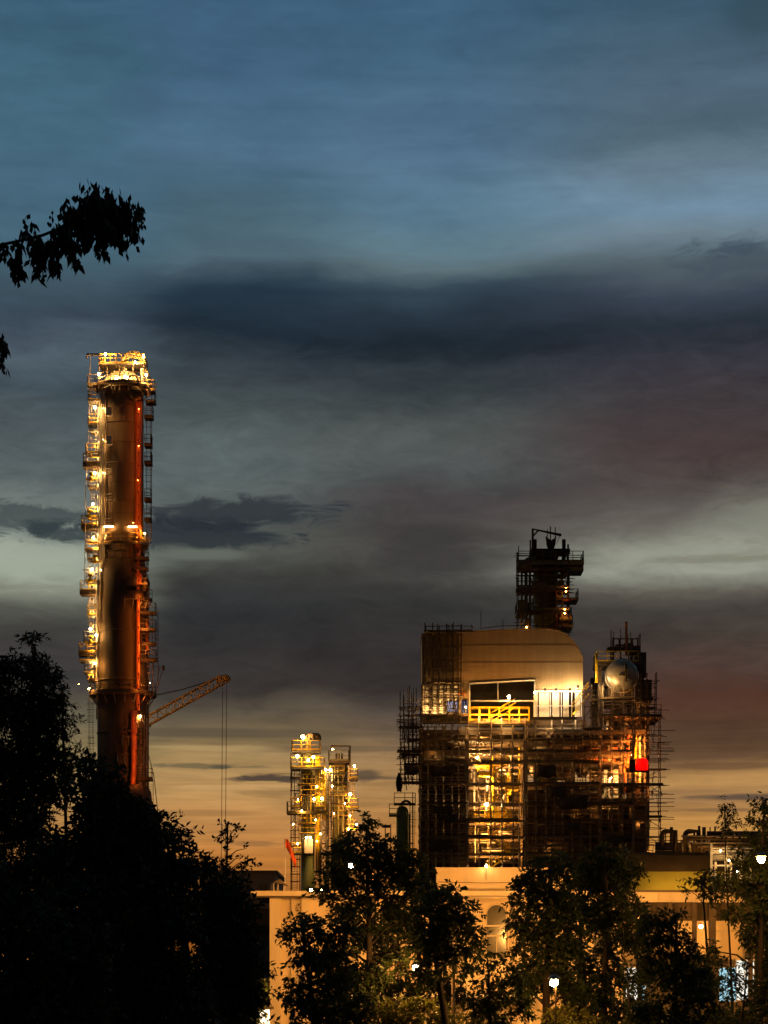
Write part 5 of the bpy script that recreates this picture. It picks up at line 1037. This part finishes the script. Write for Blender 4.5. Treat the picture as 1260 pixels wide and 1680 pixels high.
tree('leafy_tree', 'tall twiggy tree at the right edge with the lamp behind it', 78, 1240, [(1256,1312,12,10),(1240,1322,12,9),(1262,1340,22,20),(1244,1348,16,12),(1268,1375,22,26),(1235,1372,18,12),(1212,1392,16,8),(1250,1402,30,20),(1225,1418,26,14),(1265,1440,30,26),(1200,1436,22,10),(1238,1448,32,18),(1185,1452,24,10),(1215,1470,34,14),(1260,1480,30,24),(1250,1520,40,26),(1200,1500,24,14),(1262,1570,26,34),(1170,1560,12,20),(1255,1625,30,30),(1245,1668,44,24)], m_leaf, .20, .07, .72, 18, .4, .1, .15, 9, .8, grp=MT)
tree('spindly_palm', 'spindly plant with tufted tips standing before the pipe rack', 100, 1199, [(1188,1318,8,6),(1200,1324,8,6),(1192,1345,9,6),(1203,1340,6,5),(1188,1352,8,5),(1212,1350,8,5),(1199,1362,8,6),(1190,1334,6,5)], m_leafd, .22, .06, .75, 19, .5, .15, .06, 7, .3, 'plant')
tree('leafy_tree', 'drooping bough of dark leaves reaching left across the olive green wall', 84, 1172, [(1150,1438,20,5),(1135,1442,12,4),(1165,1446,22,8),(1150,1452,20,7),(1180,1442,20,12),(1130,1460,16,4),(1170,1466,30,8)], m_leaf, .20, .08, .7, 20, .4, .1, .09, 8, .4, grp=MT)
tree('leafy_tree', 'thin sapling in front of the left pale lit window', 68, 1040, [(1030,1590,14,12),(1052,1598,14,12),(1038,1612,12,10),(1060,1618,12,12),(1030,1630,14,10),(1050,1640,20,12),(1046,1606,20,30)], m_leaf, .16, .06, .4, 21, .4, .1, .05, 8, .4, grp=MT)
tree('leafy_tree', 'thin sapling with a slanting twig in front of the right cyan lit window', 68, 1212, [(1190,1580,14,10),(1225,1578,14,12),(1205,1600,12,10),(1232,1612,12,14),(1185,1625,12,12),(1215,1632,16,10),(1200,1610,30,34),(1230,1640,20,12)], m_leaf, .16, .06, .3, 22, .4, .1, .05, 8, .4, grp=MT)
for lab, x, Ds, sd, bl in (('dark tree filling the gap between the building corner tree and the wide central tree', 575, 82, 41, [(560,1500,30,20),(600,1545,34,24),(545,1600,36,26),(590,1600,36,30),(630,1620,40,26),(560,1650,50,24),(640,1530,24,18),(520,1570,24,18)]),
      ('dark tree in the gap behind the central tree and the rounded tree', 690, 84, 42, [(680,1440,26,16),(705,1470,24,18),(660,1500,26,18),(690,1560,34,22),(720,1610,40,20),(660,1610,34,20),(745,1630,34,20),(690,1640,44,18)]),
      ('dark tree joining the two tall crowns right of the arched window', 955, 82, 43, [(950,1440,24,18),(940,1475,30,22),(965,1510,28,22),(940,1545,26,22),(965,1585,36,26),(900,1600,40,22),(955,1630,50,26),(860,1600,26,20)]),
      ('dark tree between the veranda trees, in front of the far veranda columns', 1050, 80, 44, [(1045,1480,14,12),(1050,1505,22,16),(1040,1545,26,20),(1065,1550,24,18),(1075,1590,34,20),(1130,1600,30,20),(1150,1620,26,26),(1035,1660,40,22)]),
      ('dark tree filling the far right below the lamp', 1240, 86, 45, [(1245,1470,30,20),(1255,1500,30,22),(1235,1540,28,20),(1258,1590,20,30),(1150,1575,16,18),(1165,1610,12,20),(1200,1670,60,18),(1255,1650,26,24)])):
    tree('leafy_tree', lab, Ds, x, bl, m_leaf, .20, .085, .85, sd, .4, .1, .13, 9, .8, grp=MT)
SH = 'lamp-lit bushes along the bottom'
for lab, x, bl, sd, Ds in (('yellow-green lamp-lit bush below the white lamp in the middle', 655, [(650,1648,26,10),(690,1650,34,12),(630,1662,30,14),(670,1672,44,14),(725,1668,34,14),(640,1690,50,16),(710,1692,50,16)], 31, 69),
                          ('yellow-green lamp-lit bush below the lone lamp post', 930, [(925,1660,26,10),(950,1668,30,12),(905,1672,26,12),(930,1685,50,14),(975,1684,24,12)], 32, 68.5),
                          ('orange lit bush between the low tree and the lone lamp', 800, [(790,1656,18,10),(770,1672,24,12),(812,1676,26,12),(790,1690,40,14)], 33, 100),
                          ('dim bush at the lower right below the cyan windows', 1130, [(1075,1672,26,12),(1120,1680,40,12),(1180,1676,34,14),(1220,1684,30,14),(1040,1684,30,10)], 34, 72)):
    tree('flowering_bush' if 0 else 'leafy_bush', lab, Ds, x, bl, m_leafy, .17, .08, .95, sd, .3, 0, .06, 9, .4, 'bush', SH)
# overhanging bough near the viewer, from a tree standing left of the view
rng = np.random.default_rng(77); Dn = 9.0; kn = Dn/F
tb = P(-420,1600,Dn); tb.z = 0
ot = thing('overhanging_tree', 'near black bough with hanging leaves reaching into the sky from the left edge', 'tree', tb)
mb = MB(); st = [Vector((tb.x,Dn,0)), Vector((tb.x+.05,Dn,3)), Vector((tb.x-.03,Dn,5.2)), P(-400,520,Dn), P(-380,200,Dn)]
mb.tube(st, [.16,.13,.11,.08,.03], 8)
b1 = [P(-400,540,Dn), P(-260,480,Dn), P(-120,430,Dn), P(0,402,Dn), P(28,396,Dn), P(70,386,Dn), P(95,376,Dn), P(120,360,Dn), P(150,340,Dn), P(185,340,Dn), P(215,348,Dn)]
mb.tube(b1, [.05,.04,.024,.006,.006,.006,.006,.006,.005,.004,.003], 6)
b2 = [P(-400,640,Dn), P(-200,560,Dn), P(-80,548,Dn), P(0,556,Dn), P(4,600,Dn)]
mb.tube(b2, [.04,.03,.018,.006,.003], 6)
def hangleaf(c, L, W, n, spread):
    out = []
    for _ in range(n):
        o = np.array(c)+rng.normal(size=3)*np.array([spread*kn, .06, spread*kn*.8])
        d = np.array([rng.normal()*.35, rng.normal()*.35, -1.0]); d /= np.linalg.norm(d); w = np.cross(d, rng.normal(size=3)); w /= np.linalg.norm(w)
        l = L*kn*rng.uniform(.6, 1.3); h = W*kn*.5*rng.uniform(.7, 1.2)
        out += [o, o+d*l*.45+w*h, o+d*l, o+d*l*.5-w*h]
    return out
pts = []
for x, y, n, sp, L in ((4,404,12,4,15),(0,412,8,4,18),(30,410,16,5,20),(28,432,14,4,22),(24,446,10,4,18),(45,392,14,5,18),(58,380,12,3,16),(62,402,24,6,24),(66,425,18,4,26),(60,440,12,4,22),(68,452,7,3,14),(86,366,9,4,12),(92,382,9,4,14),(84,405,22,6,24),(92,430,18,5,24),(96,448,8,3,14),(105,390,20,7,22),(118,352,24,6,18),(115,372,28,8,24),(112,400,20,6,24),(122,420,18,5,22),(124,434,8,3,14),
                       (140,336,30,8,18),(160,318,16,5,14),(150,345,44,10,22),(135,365,34,9,24),(140,390,22,6,24),(165,350,44,10,22),(160,380,30,7,24),(164,402,18,4,22),(165,418,9,3,14),(178,325,18,5,16),(180,345,34,8,22),(188,370,34,8,24),(192,392,20,6,22),(198,404,9,3,16),(182,385,18,5,20),(205,345,28,7,20),(218,355,24,6,18),(228,348,16,4,14),(212,378,22,6,22),(216,390,9,3,14),(230,362,10,3,12),(146,322,14,6,14),(200,360,24,7,22),
                       (2,562,14,4,16),(0,578,10,3,18),(2,596,8,2,16),(8,566,4,2,20),(1,608,4,2,10),(-60,440,40,14,24),(-140,450,60,20,26),(-60,560,40,14,24),(-220,480,60,30,28)):
    pts += hangleaf(P(x,y-6,Dn), L, L*.46, int(n*1.5), sp)
for (x, y) in ((30,400),(62,390),(84,382),(92,378),(115,362),(122,360),(140,345),(160,341),(164,341),(188,341),(192,341),(212,348),(66,388)):
    mb.tube([P(x,y,Dn), P(x+rng.uniform(-2,2),y+26,Dn), P(x+rng.uniform(-3,3),y+rng.uniform(46,62),Dn)], [.004,.003,.0015], 4)
build(mb, 'trunk', m_bark, ot)
leafmesh(np.array(pts), 'hanging_leaves', m_branch, ot)
